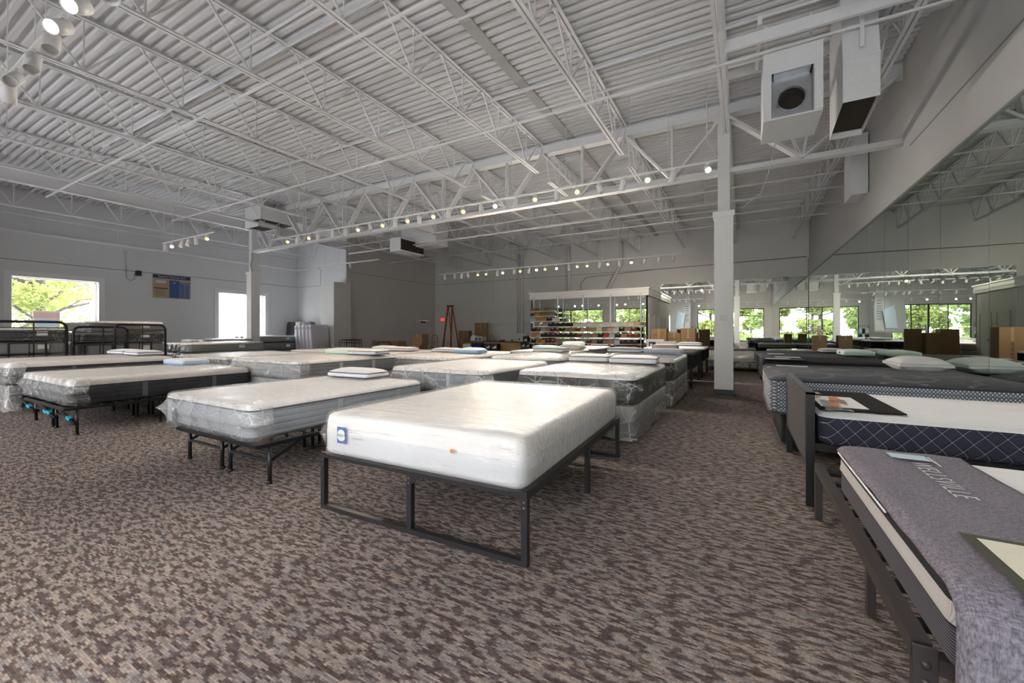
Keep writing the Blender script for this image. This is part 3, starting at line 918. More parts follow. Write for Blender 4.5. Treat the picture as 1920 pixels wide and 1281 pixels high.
MB().box(-15.25, -14.6, 8.14, 9.3, 5.172, 5.178).build('outlet_shade_sheet', M['dark_inside'], r)  # dark sheet in place of shade in the outlet's open underside
r = empty('air_duct', 'white duct box with a black side grille hanging behind the girder', 'duct', (0, 0, 0))
b = MB(); b.box(-12.3, -11.75, 11.9, 13.3, 4.45, 4.98); b.box(-12.5, -10.65, 12.75, 13.5, 4.75, 5.7)
b.build('duct_body', M['steel_paint'], r)
gm = MB(); gm.box(-11.75, -11.74, 11.94, 13.26, 4.5, 4.93)
gm.build('grille', M['dark_inside'], r)
sl = MB()
for k in range(7): sl.box(-11.742, -11.73, 11.95, 13.25, 4.52 + k * .06, 4.532 + k * .06)
sl.build('grille_slats', M['black_plastic'], r)
MB().box(-12.48, -12.31, 12.77, 13.45, 4.742, 4.748).build('underside_grille', M['dark_inside'], r)
# ================================================================== track lighting
def spot_head(x, y, z, aim, lit, label, group, energy=52, sc=1.0, wide=100):
    """one track head: bracket, housing, lens; aim is the direction it points"""
    r = empty('spotlight', label, 'track light', (x, y, z), 0, group)
    d = Vector(aim).normalized()
    p = Vector((0, 0, -.085 * sc))
    b = MB(); b.box(-.03, .03, -.014, .014, -.02, .0); b.cyl((0, 0, -.02), (0, 0, -.055 * sc), .012, 8)
    b.bar((0, 0, -.05 * sc), p, .02)
    b.build('lamp_bracket', M['lamp_white'], r)
    a = p - d * .045 * sc; e = p + d * .155 * sc
    R = .055 * sc; n = 18
    u = Vector((0, 0, 1)) if abs(d.z) < .95 else Vector((1, 0, 0))
    s = d.cross(u).normalized(); t = d.cross(s)
    loops = []
    for q, rr in ((a, R * .3), (a, R * .8), (a + d * .012, R), (e, R), (e, R * .9), (e - d * .035 * sc, R * .86)):
        loops.append([q + (s * math.cos(2 * PI * i / n) + t * math.sin(2 * PI * i / n)) * rr for i in range(n)])
    h = MB().loft(loops, cap0=True, cap1=False)
    h.build('lamp_housing', M['lamp_white'], r)
    q = e - d * .03 * sc
    l = MB(); l.add([q] + [q + (s * math.cos(2 * PI * i / n) + t * math.sin(2 * PI * i / n)) * R * .85 for i in range(n)], [(0, 1 + i, 1 + (i + 1) % n) for i in range(n)])
    l.build('lens', M['lens_warm' if lit == 'w' else 'lens_cool'] if lit else M['lamp_inside'], r)
    if lit:
        L = bpy.data.lights.new('spot_beam', 'SPOT')
        L.energy = energy; L.spot_size = math.radians(wide); L.spot_blend = .8; L.shadow_soft_size = .05
        L.color = (1.0, .86, .68) if lit == 'w' else (1.0, .96, .92)
        o = bpy.data.objects.new('spot_beam', L); o.location = e + d * .02
        o.rotation_euler = d.to_track_quat('-Z', 'Y').to_euler()
        link(o, r)
    return r

def track(label, a, b, rods, ztop=None):
    o = MB().bar(a, b, .035, .03).build('lighting_track', M['lamp_white'])
    tag(o, label, 'lighting track')
    for x in rods:
        f = (x - a[0]) / (b[0] - a[0])
        z = a[2] + (b[2] - a[2]) * f
        MB().cyl((x, a[1], z), (x, a[1], zd(x)), .006, 6).build('hanger_rod', M['steel_paint'], o)
    return o
def aim_for(lit, k, x, y):
    rnd = random.Random(k * 13 + 5)
    if lit == 'w' or lit == 'c':
        v = Vector((-x, -y, -3.0)).normalized()
        return (v.x + rnd.uniform(-.12, .12), v.y + rnd.uniform(-.08, .08), -.62)
    c = rnd.choice([0, 0, 1, 2])
    return [(rnd.uniform(-.1, .1), rnd.uniform(-.15, .15), -1), (rnd.uniform(.3, .6), -.2, -1), (-.25, .2, -1)][c]

track('long white lighting track hung in front of the girder', (-13.7, 8, 4.31), (-.36, 8, 4.24), [-13.3, -12.2, -10.4, -9.0, -7.4, -5.9, -4.5, -3.2, -1.9, -1.2])
H1 = [(-12.85, 'w'), (-12.31, ''), (-11.72, 'w'), (-11.31, ''), (-10.61, ''), (-10.05, ''), (-9.53, 'w'), (-9.03, ''), (-8.54, 'w'), (-8.08, ''), (-7.64, 'w'), (-7.23, ''), (-6.77, 'w'), (-6.29, ''), (-5.84, 'w'), (-5.33, ''), (-4.93, 'c'), (-4.41, ''), (-3.92, 'w'), (-3.42, ''), (-2.97, 'w'), (-2.5, ''), (-2.02, ''), (-1.55, 'c'), (-1.1, ''), (-0.54, 'c')]
def words_lit(l): return {'w': 'warm lit', 'c': 'cool lit', '': 'unlit'}[l]
for i, (x, l) in enumerate(H1):
    z = 4.24 + (-.36 - x) / 13.34 * .07 - .015
    spot_head(x, 8, z, aim_for(l, i, x, 8), l, '%s white spotlight, %s from the left end of the long girder track' % (words_lit(l), ORD[i]), 'spotlights on the long girder track')
track('white lighting track hung before the rear wall', (-11.95, 14.5, 3.83), (-1.75, 14.5, 3.82), [-11.6, -10.6, -9.6, -8.4, -7.1, -5.6, -4.4, -3.1, -2.0])
H2 = [(-11.61, ''), (-11.07, ''), (-10.67, ''), (-10.34, ''), (-9.83, 'w'), (-9.39, 'w'), (-8.84, ''), (-8.58, 'c'), (-8.06, ''), (-7.78, 'w'), (-7.38, ''), (-7.05, 'c'), (-6.68, 'w'), (-6.21, 'c'), (-5.69, ''), (-5.37, 'w'), (-4.98, 'w'), (-4.51, ''), (-4.2, 'w'), (-3.8, ''), (-3.38, 'c'), (-2.92, ''), (-2.45, ''), (-1.99, 'w')]
for i, (x, l) in enumerate(H2):
    spot_head(x, 14.5, 3.805, aim_for(l, i + 40, x, 14.5) if i < 23 else (-.35, .8, -.6), l, '%s white spotlight, %s from the left end of the rear track' % (words_lit(l), ORD[i]), 'spotlights on the rear track', 125, 1.0, 120)
track('short white lighting track near the left column', (-16.3, 6, 4.1), (-13.1, 6, 4.08), [-15.6, -14.9, -14.0, -13.3])
H3 = [(-16.13, ''), (-15.66, 'c'), (-15.0, 'w'), (-14.58, 'w'), (-14.12, ''), (-13.5, 'w')]
for i, (x, l) in enumerate(H3):
    aim = aim_for(l, i + 80, x, 6)
    if i in (2, 3): aim = (.1, -.35, -1)
    spot_head(x, 6, 4.07, aim, l, '%s white spotlight, %s from the left end of the short left track' % (words_lit(l), ORD[i]), 'spotlights on the short left track')
track('white lighting track at the upper left close to the camera', (-8.6, 1.25, 4.16), (-3.0, 1.25, 4.13), [-7.3, -6.25, -5.9, -4.2])
HN = [(-8.1, '', (.3, -.2, -1)), (-7.25, '', (-.5, .1, -1)), (-6.95, '', (.9, -.5, -.8)), (-6.32, '', (.6, -.2, -1)), (-5.72, '', (.55, -.2, -1)), (-5.40, 'c', (.75, -.75, -.75)), (-4.92, 'c', (.75, -.75, -.75)), (-4.38, '', (.3, .05, -1)), (-3.72, 'w', (.5, -.5, -1))]
for i, (x, l, aim) in enumerate(HN):
    spot_head(x, 1.25, 4.13, aim, l, '%s white spotlight, %s along the upper left track nearest the camera' % (words_lit(l), ORD[i]), 'spotlights on the near upper left track', 40, 1.15)
track('bare white lighting track by the boxed corner with one head', (-18.7, 13, 4.5), (-14.1, 13, 4.47), [-16.8, -14.6])
spot_head(-16.0, 13, 4.46, (.5, -.4, -1), '', 'lone unlit white spotlight by the boxed corner', None)

track('white lighting track along the shop front, seen in the mirrors', (-16.2, -2.4, 3.92), (1.9, -2.4, 3.9), [-15, -12.5, -10, -7.5, -5, -2.5, 0, 1.5])
for i in range(22):
    x = -15.6 + i * .8
    l = ['w', '', 'c', 'w', ''][i % 5] if i < 18 else ''
    spot_head(x, -2.4, 3.88, (((i * 7) % 5 - 2) * .15, .45, -1) if not l else (((i * 7) % 5 - 2) * .1, .9, -.7), l, '%s white spotlight, %s along the shop front track' % (words_lit(l), ORD[i]), 'spotlights on the shop front track', 36)

# ================================================================== outside
g = MB().quad((-90, -90, -.13), (60, -90, -.13), (60, 90, -.13), (-90, 90, -.13))
tag(g.build('ground', M['asphalt']), 'pale parking lot outside the windows', None, None, 'structure')

def tree(name, label, x, y, r, h, z0, nleaf, leaf, mat, seed, group, trunk=.16):
    rd = random.Random(seed)
    root = empty(name, label, 'tree', (x, y, -.13), 0, group)
    t = MB()
    t.tube([(0, 0, 0), (.05, .02, h * .3), (-.05, .05, h * .6), (0, 0, h * .9)], trunk, 8)
    for k in range(6):
        a = rd.uniform(0, 2 * PI); zz = rd.uniform(.3, .65) * h
        t.tube([(0, 0, zz), (math.cos(a) * r * .4, math.sin(a) * r * .4, zz + .3), (math.cos(a) * r * .8, math.sin(a) * r * .8, zz + .6)], trunk * .35, 6)
    t.build('trunk', M['bark'], root)
    f = MB()
    cl = [(rd.uniform(-1, 1) * r * .75, rd.uniform(-1, 1) * r * .75, rd.uniform(z0, h), rd.uniform(.35, .6) * r) for _ in range(14)]
    for _ in range(nleaf):
        cx, cy, cz, cr = rd.choice(cl)
        v = Vector((rd.gauss(0, 1), rd.gauss(0, 1), rd.gauss(0, 1))).normalized() * cr * rd.uniform(.55, 1.05)
        p = Vector((cx, cy, cz)) + Vector((v.x, v.y, v.z * .7))
        u = Vector((rd.gauss(0, 1), rd.gauss(0, 1), rd.gauss(0, .5))).normalized(); w_ = u.cross(Vector((rd.gauss(0, 1), rd.gauss(0, 1), rd.gauss(0, 1)))).normalized()
        s = leaf * rd.uniform(.6, 1.2)
        f.add([p - u * s, p + w_ * s * .5, p + u * s, p - w_ * s * .5], [(0, 1, 2, 3)])
    o = f.build('foliage', M[mat], root)
    o['kind'] = 'stuff'
    return root
mats_ = ['leaf_bright', 'leaf_mid', 'leaf_bright', 'leaf_mid']
side = ['far left', 'left', 'middle left', 'middle', 'middle right', 'right', 'far right', 'farthest right', 'rightmost', 'leftmost']
fx = [-20.5, -15.8, -11.2, -6.6, -2.2, 2.4, 7.2]
for i, x in enumerate(fx):
    tree('street_tree', 'green tree across the parking lot outside the shop front, %s from its left end' % ORD[i], x, -16.5 - (i % 2) * 1.5, 1.75, 5.6, .9 if i % 2 else 1.5, 2000, .22, mats_[i % 4], 100 + i, 'trees outside the shop front')
for i in range(8):
    tree('street_tree', 'taller green tree in the row behind, outside the shop front, %s from its left end' % ORD[i], -24 + i * 5, -24.5, 2.4, 7.5, .3, 2200, .34, 'leaf_bright', 140 + i, 'trees outside the shop front')
tree('street_tree', 'near leafy tree with dark limbs outside the left window', -25.4, 5.2, 2.0, 5.2, 1.4, 6500, .10, 'leaf_bright', 5, 'trees outside the left wall', .14)
tree('street_tree', 'second leafy tree farther behind the left window', -32.5, 6.5, 2.6, 6.0, 2.6, 3000, .2, 'leaf_bright', 6, 'trees outside the left wall', .2)
b = MB()
b.tube([(-24.2, 4.2, 1.2), (-24.0, 4.9, 1.75), (-23.9, 5.6, 2.2), (-23.9, 6.3, 2.45)], .05, 8)
b.tube([(-23.9, 5.6, 2.2), (-23.8, 6.0, 2.55), (-23.8, 6.3, 2.62)], .025, 6)
b.tube([(-24.1, 4.6, 1.5), (-24.0, 4.7, 2.0)], .018, 6)
b.tube([(-25.15, 5.2, 1.0), (-24.7, 4.6, 1.05), (-24.2, 4.2, 1.2)], .07, 8)
tag(b.build('tree_limb', M['bark']), 'dark bare limb slanting across the left window', 'tree limb')
hd = MB()
rd = random.Random(3)
for _ in range(5000):
    p = Vector((rd.uniform(-24, 8), -13 + rd.gauss(0, .35), rd.uniform(-.1, .9)))
    u = Vector((rd.gauss(0, 1), rd.gauss(0, 1), rd.gauss(0, 1))).normalized(); w_ = u.orthogonal().normalized()
    s = rd.uniform(.08, .18)
    hd.add([p - u * s, p + w_ * s * .6, p + u * s, p - w_ * s * .6], [(0, 1, 2, 3)])
tag(hd.build('hedge', M['leaf_mid']), 'low green hedge beyond the parking lot', 'hedge', None, 'stuff')
r = empty('distant_building', 'pale building with a gabled green roof beyond the left window', 'building', (-46, 24, -.13))
b = MB().box(-6, 6, -9, 9, 0, 3.4); b.build('walls', M['far_wall'], r)
b = MB(); b.add([(6.2, -2, 3.3), (6.2, 2, 3.3), (6.2, 0, 5.6), (-6, -2, 3.3), (-6, 2, 3.3), (-6, 0, 5.6)], [(0, 1, 2), (3, 5, 4), (0, 2, 5, 3), (1, 4, 5, 2)])
b.build('gable_roof', M['far_roof'], r)
r = empty('street_sign', 'faded posted sign standing outside in the left window', 'sign', (XL - .5, 4.55, 0))
MB().rbox(-.015, .015, -.32, .32, 1.15, 1.98, .005).build('sign_board', M['sign_cream'], r)
MB().box(-.012, .02, -.32, .32, 1.74, 1.92).build('red_band', M['sign_red'], r)
o = MB(); n = 20
o.add([(.018, 0, 1.55)] + [(.018, math.cos(2 * PI * i / n) * .29, 1.55 + math.sin(2 * PI * i / n) * .12) for i in range(n)], [(0, 1 + i, 1 + (i + 1) % n) for i in range(n)])
o.build('blue_oval', M['sign_blue'], r)
for yy in (-.25, .25):
    MB().box(-.015, .015, yy - .02, yy + .02, -.13, 1.15).build('post', M['alu'], r)
r = empty('neon_sign', 'oval neon OPEN sign hanging in the shop front window', 'sign', (-8.75, YF + .12, 2.15))
o = [(math.cos(2 * PI * i / 36) * .55, 0, math.sin(2 * PI * i / 36) * .23) for i in range(36)]
MB().tube(o, .025, 8, closed=True).build('neon_ring', M['black_plastic'], r)
text('lettering', 'OPEN', .34, (0, 0, -.01), (PI / 2, 0, 0), M['black_plastic'], r, .012)
for s in (-.3, .3):
    MB().cyl((s, 0, .2), (s, 0, 1.2), .004, 6).build('hanging_wire', M['black_plastic'], r)
# ================================================================== mattresses and beds
def nz(p, s, k=0.0):
    return noise.noise(Vector((p[0] * s + k, p[1] * s - k, p[2] * s + 2 * k)))

def mattress(label, x0, x1, y0, y1, z0, z1, top='top_white', side='side_grey', r=.1, band=.06, piping='piping_grey', straps=(), strap='strap_grey',
             wrap=None, seed=1, group=None, name='mattress', ears=.07, dome=.012, panel=None, drape=0.0, foot='y0', droop=.0, rest=None, tags=()):
    """soft-edged mattress with its root at the middle of its underside; wrap adds a loose plastic bag"""
    cx, cy = (x0 + x1) / 2, (y0 + y1) / 2
    a, b, h = (x1 - x0) / 2, (y1 - y0) / 2, z1 - z0
    loops, mis = [], []
    e = min(.05, h * .3)
    prof = [(.03, 0), (.006, .018), (0, .04), (0, h - band), (.004, h - band * .5), (.015, h - .02), (.035, h - .006), (.07, h), (.16, h + dome * .6), (.32, h + dome), (min(a, b) * .8, h + dome)]
    prof[3:4] = [(0, h * .5), (0, h - band)]
    for i, z in prof:
        loops.append(rrect(a - i, b - i, max(r - i, .02), z, 6))
    ms = [0 if z < h - band + .001 else 1 for i, z in prof]
    o = MB().loft(loops, mis=[0 if p[1] < h - band - .001 else 1 for p in prof])
    ob = o.build(name, [M[side], M[top]], None, (cx, cy, z0))
    tag(ob, label, 'mattress' if name == 'mattress' else name.replace('_', ' '), group)
    if piping:
        for zz in ((h - band, .022) if name == 'mattress' else (h - .012, .02)):
            MB().tube(rrect(a + .003, b + .003, r, zz, 6), .0075, 6, closed=True).build('piping', M[piping], ob)
    for s in straps:                       # (side, position, width)
        sd, pos, wd = s
        q = MB()
        if sd in ('x0', 'x1'):
            X = -a if sd == 'x0' else a
            q.rbox(X - .004, X + .004, pos - cy - wd / 2, pos - cy + wd / 2, .02, h - band, .002)
        else:
            Y = -b if sd == 'y0' else b
            q.rbox(pos - cx - wd / 2, pos - cx + wd / 2, Y - .004, Y + .004, .02, h - band, .002)
        q.build('border_strap', M[strap], ob)
    if wrap:
        rd = random.Random(seed)
        W = .008 if drape == 0 else .02
        L = []
        A, B = a + W, b + W
        st = (max(6, int(2 * a / .09)), max(6, int(2 * b / .09)))
        if drape:
            zs = [(-.0, -drape), (-.0, -drape * .6), (0, -drape * .25), (0, .0), (0, h * .5), (0, h * .85)]
        else:
            zs = [(.10, -.006), (.0, .0), (0, h * .2), (0, h * .42), (0, h * .5), (0, h * .58), (0, h * .8)]
        zs += [(.004, h - .025), (.018, h + .004), (.05, h + .012), (.12, h + .016 + dome * .5), (.26, h + .018 + dome), (.45, h + .018 + dome), (min(a, b) * .85, h + .018 + dome)]
        for i, z in zs:
            lp = rrect(A - i, B - i, max(r + .02 - i, .03), z, 5, st)
            out = []
            for (px, py, pz) in lp:
                n = Vector((px / A, py / B, 0)); n = Vector((max(-1, min(1, n.x)) ** 3, max(-1, min(1, n.y)) ** 3, 0))
                if n.length > .01: n.normalize()
                k = nz((px, py, pz), 7, seed) * .5 + nz((px, py, pz), 19, seed + 3) * .5
                kk = nz((px, py, pz * .4), 11, seed + 7)
                if i < .03:
                    amp = .010 + (.03 if drape else 0) * (1.4 if pz < 0 else .6)
                    d = n * ((k * .5 + .5) * amp)
                    # gathered flap at the foot end
                    foot_here = (foot == 'y0' and py < -B + .25) or (foot == 'y1' and py > B - .25) or (foot == 'x0' and px < -A + .25)
                    if ears and foot_here and not drape and .3 * h < pz < .7 * h:
                        corner = max(0, abs(px) / A - .8) / .2 if foot in ('y0', 'y1') else max(0, abs(py) / B - .8) / .2
                        d += n * (ears * (.22 + .9 * corner ** 2) * (1 - abs(pz / h - .5) / .2 * .95))
                    px, py = px + d.x, py + d.y
                    if drape and pz < 0: pz += nz((px, py, 0), 4, seed + 9) * drape * .45
                    if droop and not drape and pz < .02: pz -= max(0, kk) * droop
                else:
                    pz += (k * .5 + .5) * .007
                out.append((px, py, pz))
            L.append(out)
        wv = MB().loft(L, cap0=False, cap1=True)
        for fi, f in enumerate(wv.f):
            c = [sum(wv.v[q][t] for q in f) / len(f) for t in range(3)]
            fy = {'y0': c[1] < -b + .16, 'y1': c[1] > b - .16, 'x0': c[0] < -a + .16, 'x1': c[0] > a - .16}[foot]
            if fy and c[2] < h - .01: wv.m[fi] = 1
        wv.build('plastic_wrap', [M[wrap], M['film_foot' if wrap == 'film_clear' else wrap]], ob)
    return ob

def emblem(ob, px, pz, yface, sc=1.0):
    """small square blue emblem with a white curl and a name line, on the foot face"""
    MB().rbox(px - .04 * sc, px + .04 * sc, yface - .002, yface, pz - .055 * sc, pz + .055 * sc, .001).build('emblem', M['emblem_blue'], ob)
    m = MB(); n = 18
    for cz, rx, rz in ((.012, .034, .026), (-.014, .036, .024)):
        m.add([(px, yface - .003, pz + cz * sc)] + [(px + math.cos(2 * PI * i / n) * rx * sc, yface - .003, pz + (cz + math.sin(2 * PI * i / n) * rz) * sc) for i in range(n)], [(0, 1 + (i + 1) % n, 1 + i) for i in range(n)])
    m.build('emblem_curl', M['paper'], ob)

def metal_leg(parent, x, y, z, w=.035, mat='black_metal', round_=True, foot=True):
    m = MB()
    if round_: m.cyl((x, y, 0), (x, y, z), w / 2, 10)
    else: m.box(x - w / 2, x + w / 2, y - w / 2, y + w / 2, 0, z)
    if foot and round_: m.cyl((x, y, 0), (x, y, .025), w * .62, 10)
    return m.build('leg', M[mat], parent)

# ---- front bed: angle iron platform and white mattress
def platform_bed():
    r = empty('platform_bed_frame', 'black metal platform frame with open end loops under the white mattress nearest the camera', 'bed frame', (-1.835, 2.97, 0), math.radians(2.0))
    X, Y0, Y1, Z = .79, -1.06, 1.07, .40
    m = 'grey_metal'
    for s in (-1, 1):
        MB().box(s * X - .018, s * X + .018, Y0, Y1, Z - .045, Z).box(s * (X - .03) - .03, s * (X - .03) + .03, Y0, Y1, Z - .006, Z).build('side_rail', M[m], r)
    for yy in (Y0, Y1):
        MB().box(-X - .018, X + .018, yy - .018, yy + .018, Z - .036, Z).build('end_rail', M[m], r)
        MB().box(-X - .018, X + .018, yy - .018, yy + .018, 0, .03).build('foot_bar', M[m], r)
        for xx in (-X, 0, X):
            g = MB().box(xx - .018, xx + .018, yy - .018, yy + .018, .03, Z - .036)
            if xx == 0: g.add([(xx, yy - .016, Z - .03), (xx + .1, yy - .016, Z - .036), (xx, yy - .016, Z - .1), (xx, yy + .016, Z - .03), (xx + .1, yy + .016, Z - .036), (xx, yy + .016, Z - .1)], [(0, 1, 2), (3, 5, 4), (0, 3, 4, 1), (1, 4, 5, 2)])
            lg = g.build('leg', M[m], r)
            sg = -1 if yy < 0 else 1
            bt = MB()
            for zz in (Z - .055, Z - .085): bt.cyl((xx, yy + sg * .018, zz), (xx, yy + sg * .022, zz), .0065, 10)
            bt.build('bolt', M['chrome'], lg)
    for s in (-1, 0, 1):
        MB().box(s * X - .018, s * X + .018, .04, .076, 0, Z - .04).build('leg', M[m], r)
    sl = MB()
    for k in range(9):
        y = Y0 + .18 + k * .222
        sl.box(-X, X, y - .02, y + .02, Z - .02, Z - .004)
    sl.box(-.02, .02, Y0, Y1, Z - .045, Z - .02)
    sl.build('slats', M[m], r)
platform_bed()
ob = mattress('white mattress in clear plastic on the open black platform frame nearest the camera', -2.595, -1.035, 1.87, 3.98, .402, .685, 'top_white', 'side_white', r=.075, band=.12, piping=None, wrap='film_white', seed=2, ears=.05, dome=.004)
ob.rotation_euler = (0, 0, math.radians(2.0))
emblem(ob, -.56, .155, -1.066 - .012)
text('lettering', 'signature', .03, (-.41, -1.08, .15), (PI / 2, 0, 0), M['strap_grey'], ob, .0005)
MB().add([(.34, -1.082, .17)] + [(.34 + math.cos(i * PI / 6) * .013, -1.082, .17 + math.sin(i * PI / 6) * .013) for i in range(12)], [(0, 1 + (i + 1) % 12, 1 + i) for i in range(12)]).build('sticker', M['orange_dot'], ob)

# ---- folding frames
def folding_frame(label, x0, x1, y0, y1, h, clips=False, group='folding bed frames'):
    cx, cy = (x0 + x1) / 2, (y0 + y1) / 2
    r = empty('folding_bed_frame', label, 'bed frame', (cx, cy, 0), 0, group)
    a, b = (x1 - x0) / 2, (y1 - y0) / 2
    m = 'black_metal'
    for s in (-1, 1):
        for xx in (s * a, s * .07):
            MB().box(xx - .016, xx + .016, -b - .1, b + .1, h - .03, h).build('side_rail', M[m], r)
    for yy in (-b - .1, -.08, .08, b + .1):
        MB().box(-a, a, yy - .014, yy + .014, h - .028, h).build('cross_rail', M[m], r)
    sl = MB()
    for k in range(12):
        y = -b + .1 + k * (2 * b - .2) / 11
        sl.cyl((-a, y, h - .006), (a, y, h - .006), .005, 6)
    sl.build('wire_deck', M[m], r)
    for yy in (-b, -.09, .09, b):
        for s in (-1, 1):
            for xx in (s * a, s * .07):
                lg = metal_leg(r, xx, yy, h - .03, .034, m)
            if abs(yy) > .2:
                MB().bar((s * a, yy, h * .55), (s * .07, yy, h * .55), .02).build('leg_brace', M['grey_metal'], r)
                for xx in (s * a, s * .07):
                    yo = yy + (.28 if yy < 0 else -.28)
                    br = MB()
                    if clips and yy < 0:
                        br.bar((xx + .03, yy - .02, h * .42), (xx - .27, yy - .09, h - .03), .026)
                    else:
                        br.bar((xx, yy, h * .55), (xx, yo, h - .03), .02)
                    q = br.build('strut', M[m], r)
                    if clips and yy < 0:
                        MB().bar((xx - .05, yy - .042, h * .56), (xx - .11, yy - .055, h * .64), .034, .034).build('locking_clip', M['clip_blue'], q)
    return r
folding_frame('black folding frame under the pale grey mattress left of the nearest bed', -4.74, -3.39, 1.96, 3.75, .335)
ob = mattress('pale grey mattress in clear plastic with a white pillow at its head', -5.08, -3.53, 1.88, 3.98, .337, .635, 'top_white', 'side_grey', r=.09, band=.05, straps=[('x1', 2.75, .06), ('x1', 3.55, .06), ('x0', 2.75, .06)], wrap='film_clear', seed=11, ears=.13, droop=.03)
# label band on the foot face
MB().rbox(-.56, -.49, -1.066, -1.058, .02, .25, .002).build('label_band', M['strap_dark'], ob)
emblem(ob, -.525, .16, -1.07, .55)
MB().add([(.42, -1.078, .16)] + [(.42 + math.cos(i * PI / 6) * .014, -1.078, .16 + math.sin(i * PI / 6) * .014) for i in range(12)], [(0, 1 + (i + 1) % 12, 1 + i) for i in range(12)]).build('sticker', M['green_dot'], ob)
folding_frame('black folding frame with blue clips under the charcoal mattress by the left edge', -8.66, -7.02, 1.74, 3.55, .335, True)
mattress('charcoal sided mattress with white top in plastic on the blue clipped frame', -9.25, -7.2, 1.72, 3.85, .337, .65, 'top_cream', 'side_dark', r=.09, band=.085, piping='piping_dark', straps=[('x1', 2.45, .06), ('x1', 3.3, .06)], strap='strap_dark', wrap='film_clear', seed=21, ears=.12, droop=.03)

def boxspring(label, x0, x1, y0, y1, z0, z1, side='box_grey', wrap=None, seed=5, drape=.0, group=None):
    return mattress(label, x0, x1, y0, y1, z0, z1, 'side_mid', side, r=.05, band=.012, piping='piping_dark', wrap=wrap, seed=seed, name='box_spring', ears=0, dome=0, drape=drape, group=group)

def steel_frame(label, x0, x1, y0, y1, h, group='low steel bed frames', wheels=True):
    cx, cy = (x0 + x1) / 2, (y0 + y1) / 2
    r = empty('steel_bed_frame', label, 'bed frame', (cx, cy, 0), 0, group)
    a, b = (x1 - x0) / 2, (y1 - y0) / 2
    for s in (-1, 1):
        MB().box(s * a - .02, s * a + .02, -b, b, h - .004, h).box(s * a - (.02 if s < 0 else -.016), s * a + (.02 if s > 0 else -.016), -b, b, h, h + .035).build('side_rail', M['black_metal'], r)
    for yy in (-b * .75, b * .6):
        MB().box(-a, a, yy - .015, yy + .015, h - .03, h - .004).build('cross_rail', M['black_metal'], r)
        for s in (-1, 0, 1):
            lg = MB().box(s * a * .93 - .015, s * a * .93 + .015, yy - .015, yy + .015, .06 if wheels else 0, h - .03).build('leg', M['black_metal'], r)
            if wheels:
                MB().cyl((s * a * .93 - .02, yy, .032), (s * a * .93 + .02, yy, .032), .032, 12).cyl((s * a * .93 - .03, yy, .06), (s * a * .93 + .03, yy, .06), .018, 8).build('caster', M['black_plastic'], lg)
    return r

# row one, far left
steel_frame('low steel frame under the charcoal mattress cut by the left edge', -11.2, -9.5, 1.7, 3.5, .17)
boxspring('charcoal box spring under the mattress cut by the left edge', -11.3, -9.42, 1.62, 3.62, .205, .45, 'box_dark', 'film_clear', 31, .12)
mattress('charcoal pillow-top mattress cut by the left edge of the photo', -11.3, -9.4, 1.6, 3.64, .455, .78, 'top_cream', 'side_dark', band=.075, piping='piping_dark', straps=[('x1', 2.3, .05)], strap='strap_dark', wrap='film_clear', seed=32)

# row two
steel_frame('low steel frame under the slate bed behind the blue checked pillow', -10.5, -8.7, 4.3, 6.0, .17)
boxspring('dark box spring under the slate mattress behind the blue checked pillow', -10.6, -8.62, 4.2, 6.2, .205, .45, 'box_dark', None, 33)
mattress('slate mattress partly hidden behind the blue checked pillow', -10.62, -8.6, 4.15, 6.2, .455, .75, 'top_cream', 'side_dark', band=.05, wrap='film_clear', seed=34)
steel_frame('low steel frame under the strapped grey king mattress', -7.8, -6.1, 4.1, 5.8, .17)
boxspring('box spring in crumpled plastic under the strapped grey king mattress', -7.88, -6.0, 3.92, 5.9, .205, .5, 'box_grey', 'film_foot', 35, .1)
mattress('strapped grey king mattress with green and pink edged pillows', -7.92, -5.95, 3.87, 5.95, .505, .785, 'top_cream', 'side_mid', band=.05, straps=[('x1', 4.65, .07), ('x1', 5.35, .07), ('x0', 4.6, .07)], wrap='film_clear', seed=36, ears=.05)
steel_frame('low steel frame under the white-topped grey bed behind the pale grey mattress', -4.3, -2.9, 4.5, 6.0, .17)
boxspring('blue-grey box spring under the white-topped bed behind the pale grey mattress', -4.36, -2.84, 4.3, 6.22, .205, .46, 'box_grey', 'film_clear', 37)
mattress('white-topped blue-grey mattress behind the pale grey mattress', -4.4, -2.8, 4.25, 6.25, .465, .755, 'top_white', 'side_dark_blue', r=.11, band=.055, straps=[('y0', -3.35, .05)], wrap='film_clear', seed=38, ears=.06)
steel_frame('low wheeled steel frame under the black pillow-top bed beside the aisle', -2.42, -1.1, 4.75, 6.7, .16)
boxspring('grey box spring in loose clear plastic under the black pillow-top mattress', -2.5, -1.07, 4.68, 6.75, .2, .425, 'box_grey', 'film_foot', 39, .17)
ob = mattress('black pillow-top mattress in shiny plastic with white pillows beside the aisle', -2.53, -1.04, 4.62, 6.75, .43, .745, 'top_white', 'side_black', r=.1, band=.05, piping='piping_dark', wrap='film_crumpled', seed=40, ears=.05)
MB().add([(.32, -1.085, .14)] + [(.32 + math.cos(i * PI / 6) * .02, -1.085, .14 + math.sin(i * PI / 6) * .02) for i in range(12)], [(0, 1 + (i + 1) % 12, 1 + i) for i in range(12)]).build('sticker', M['pink_ink'], ob)

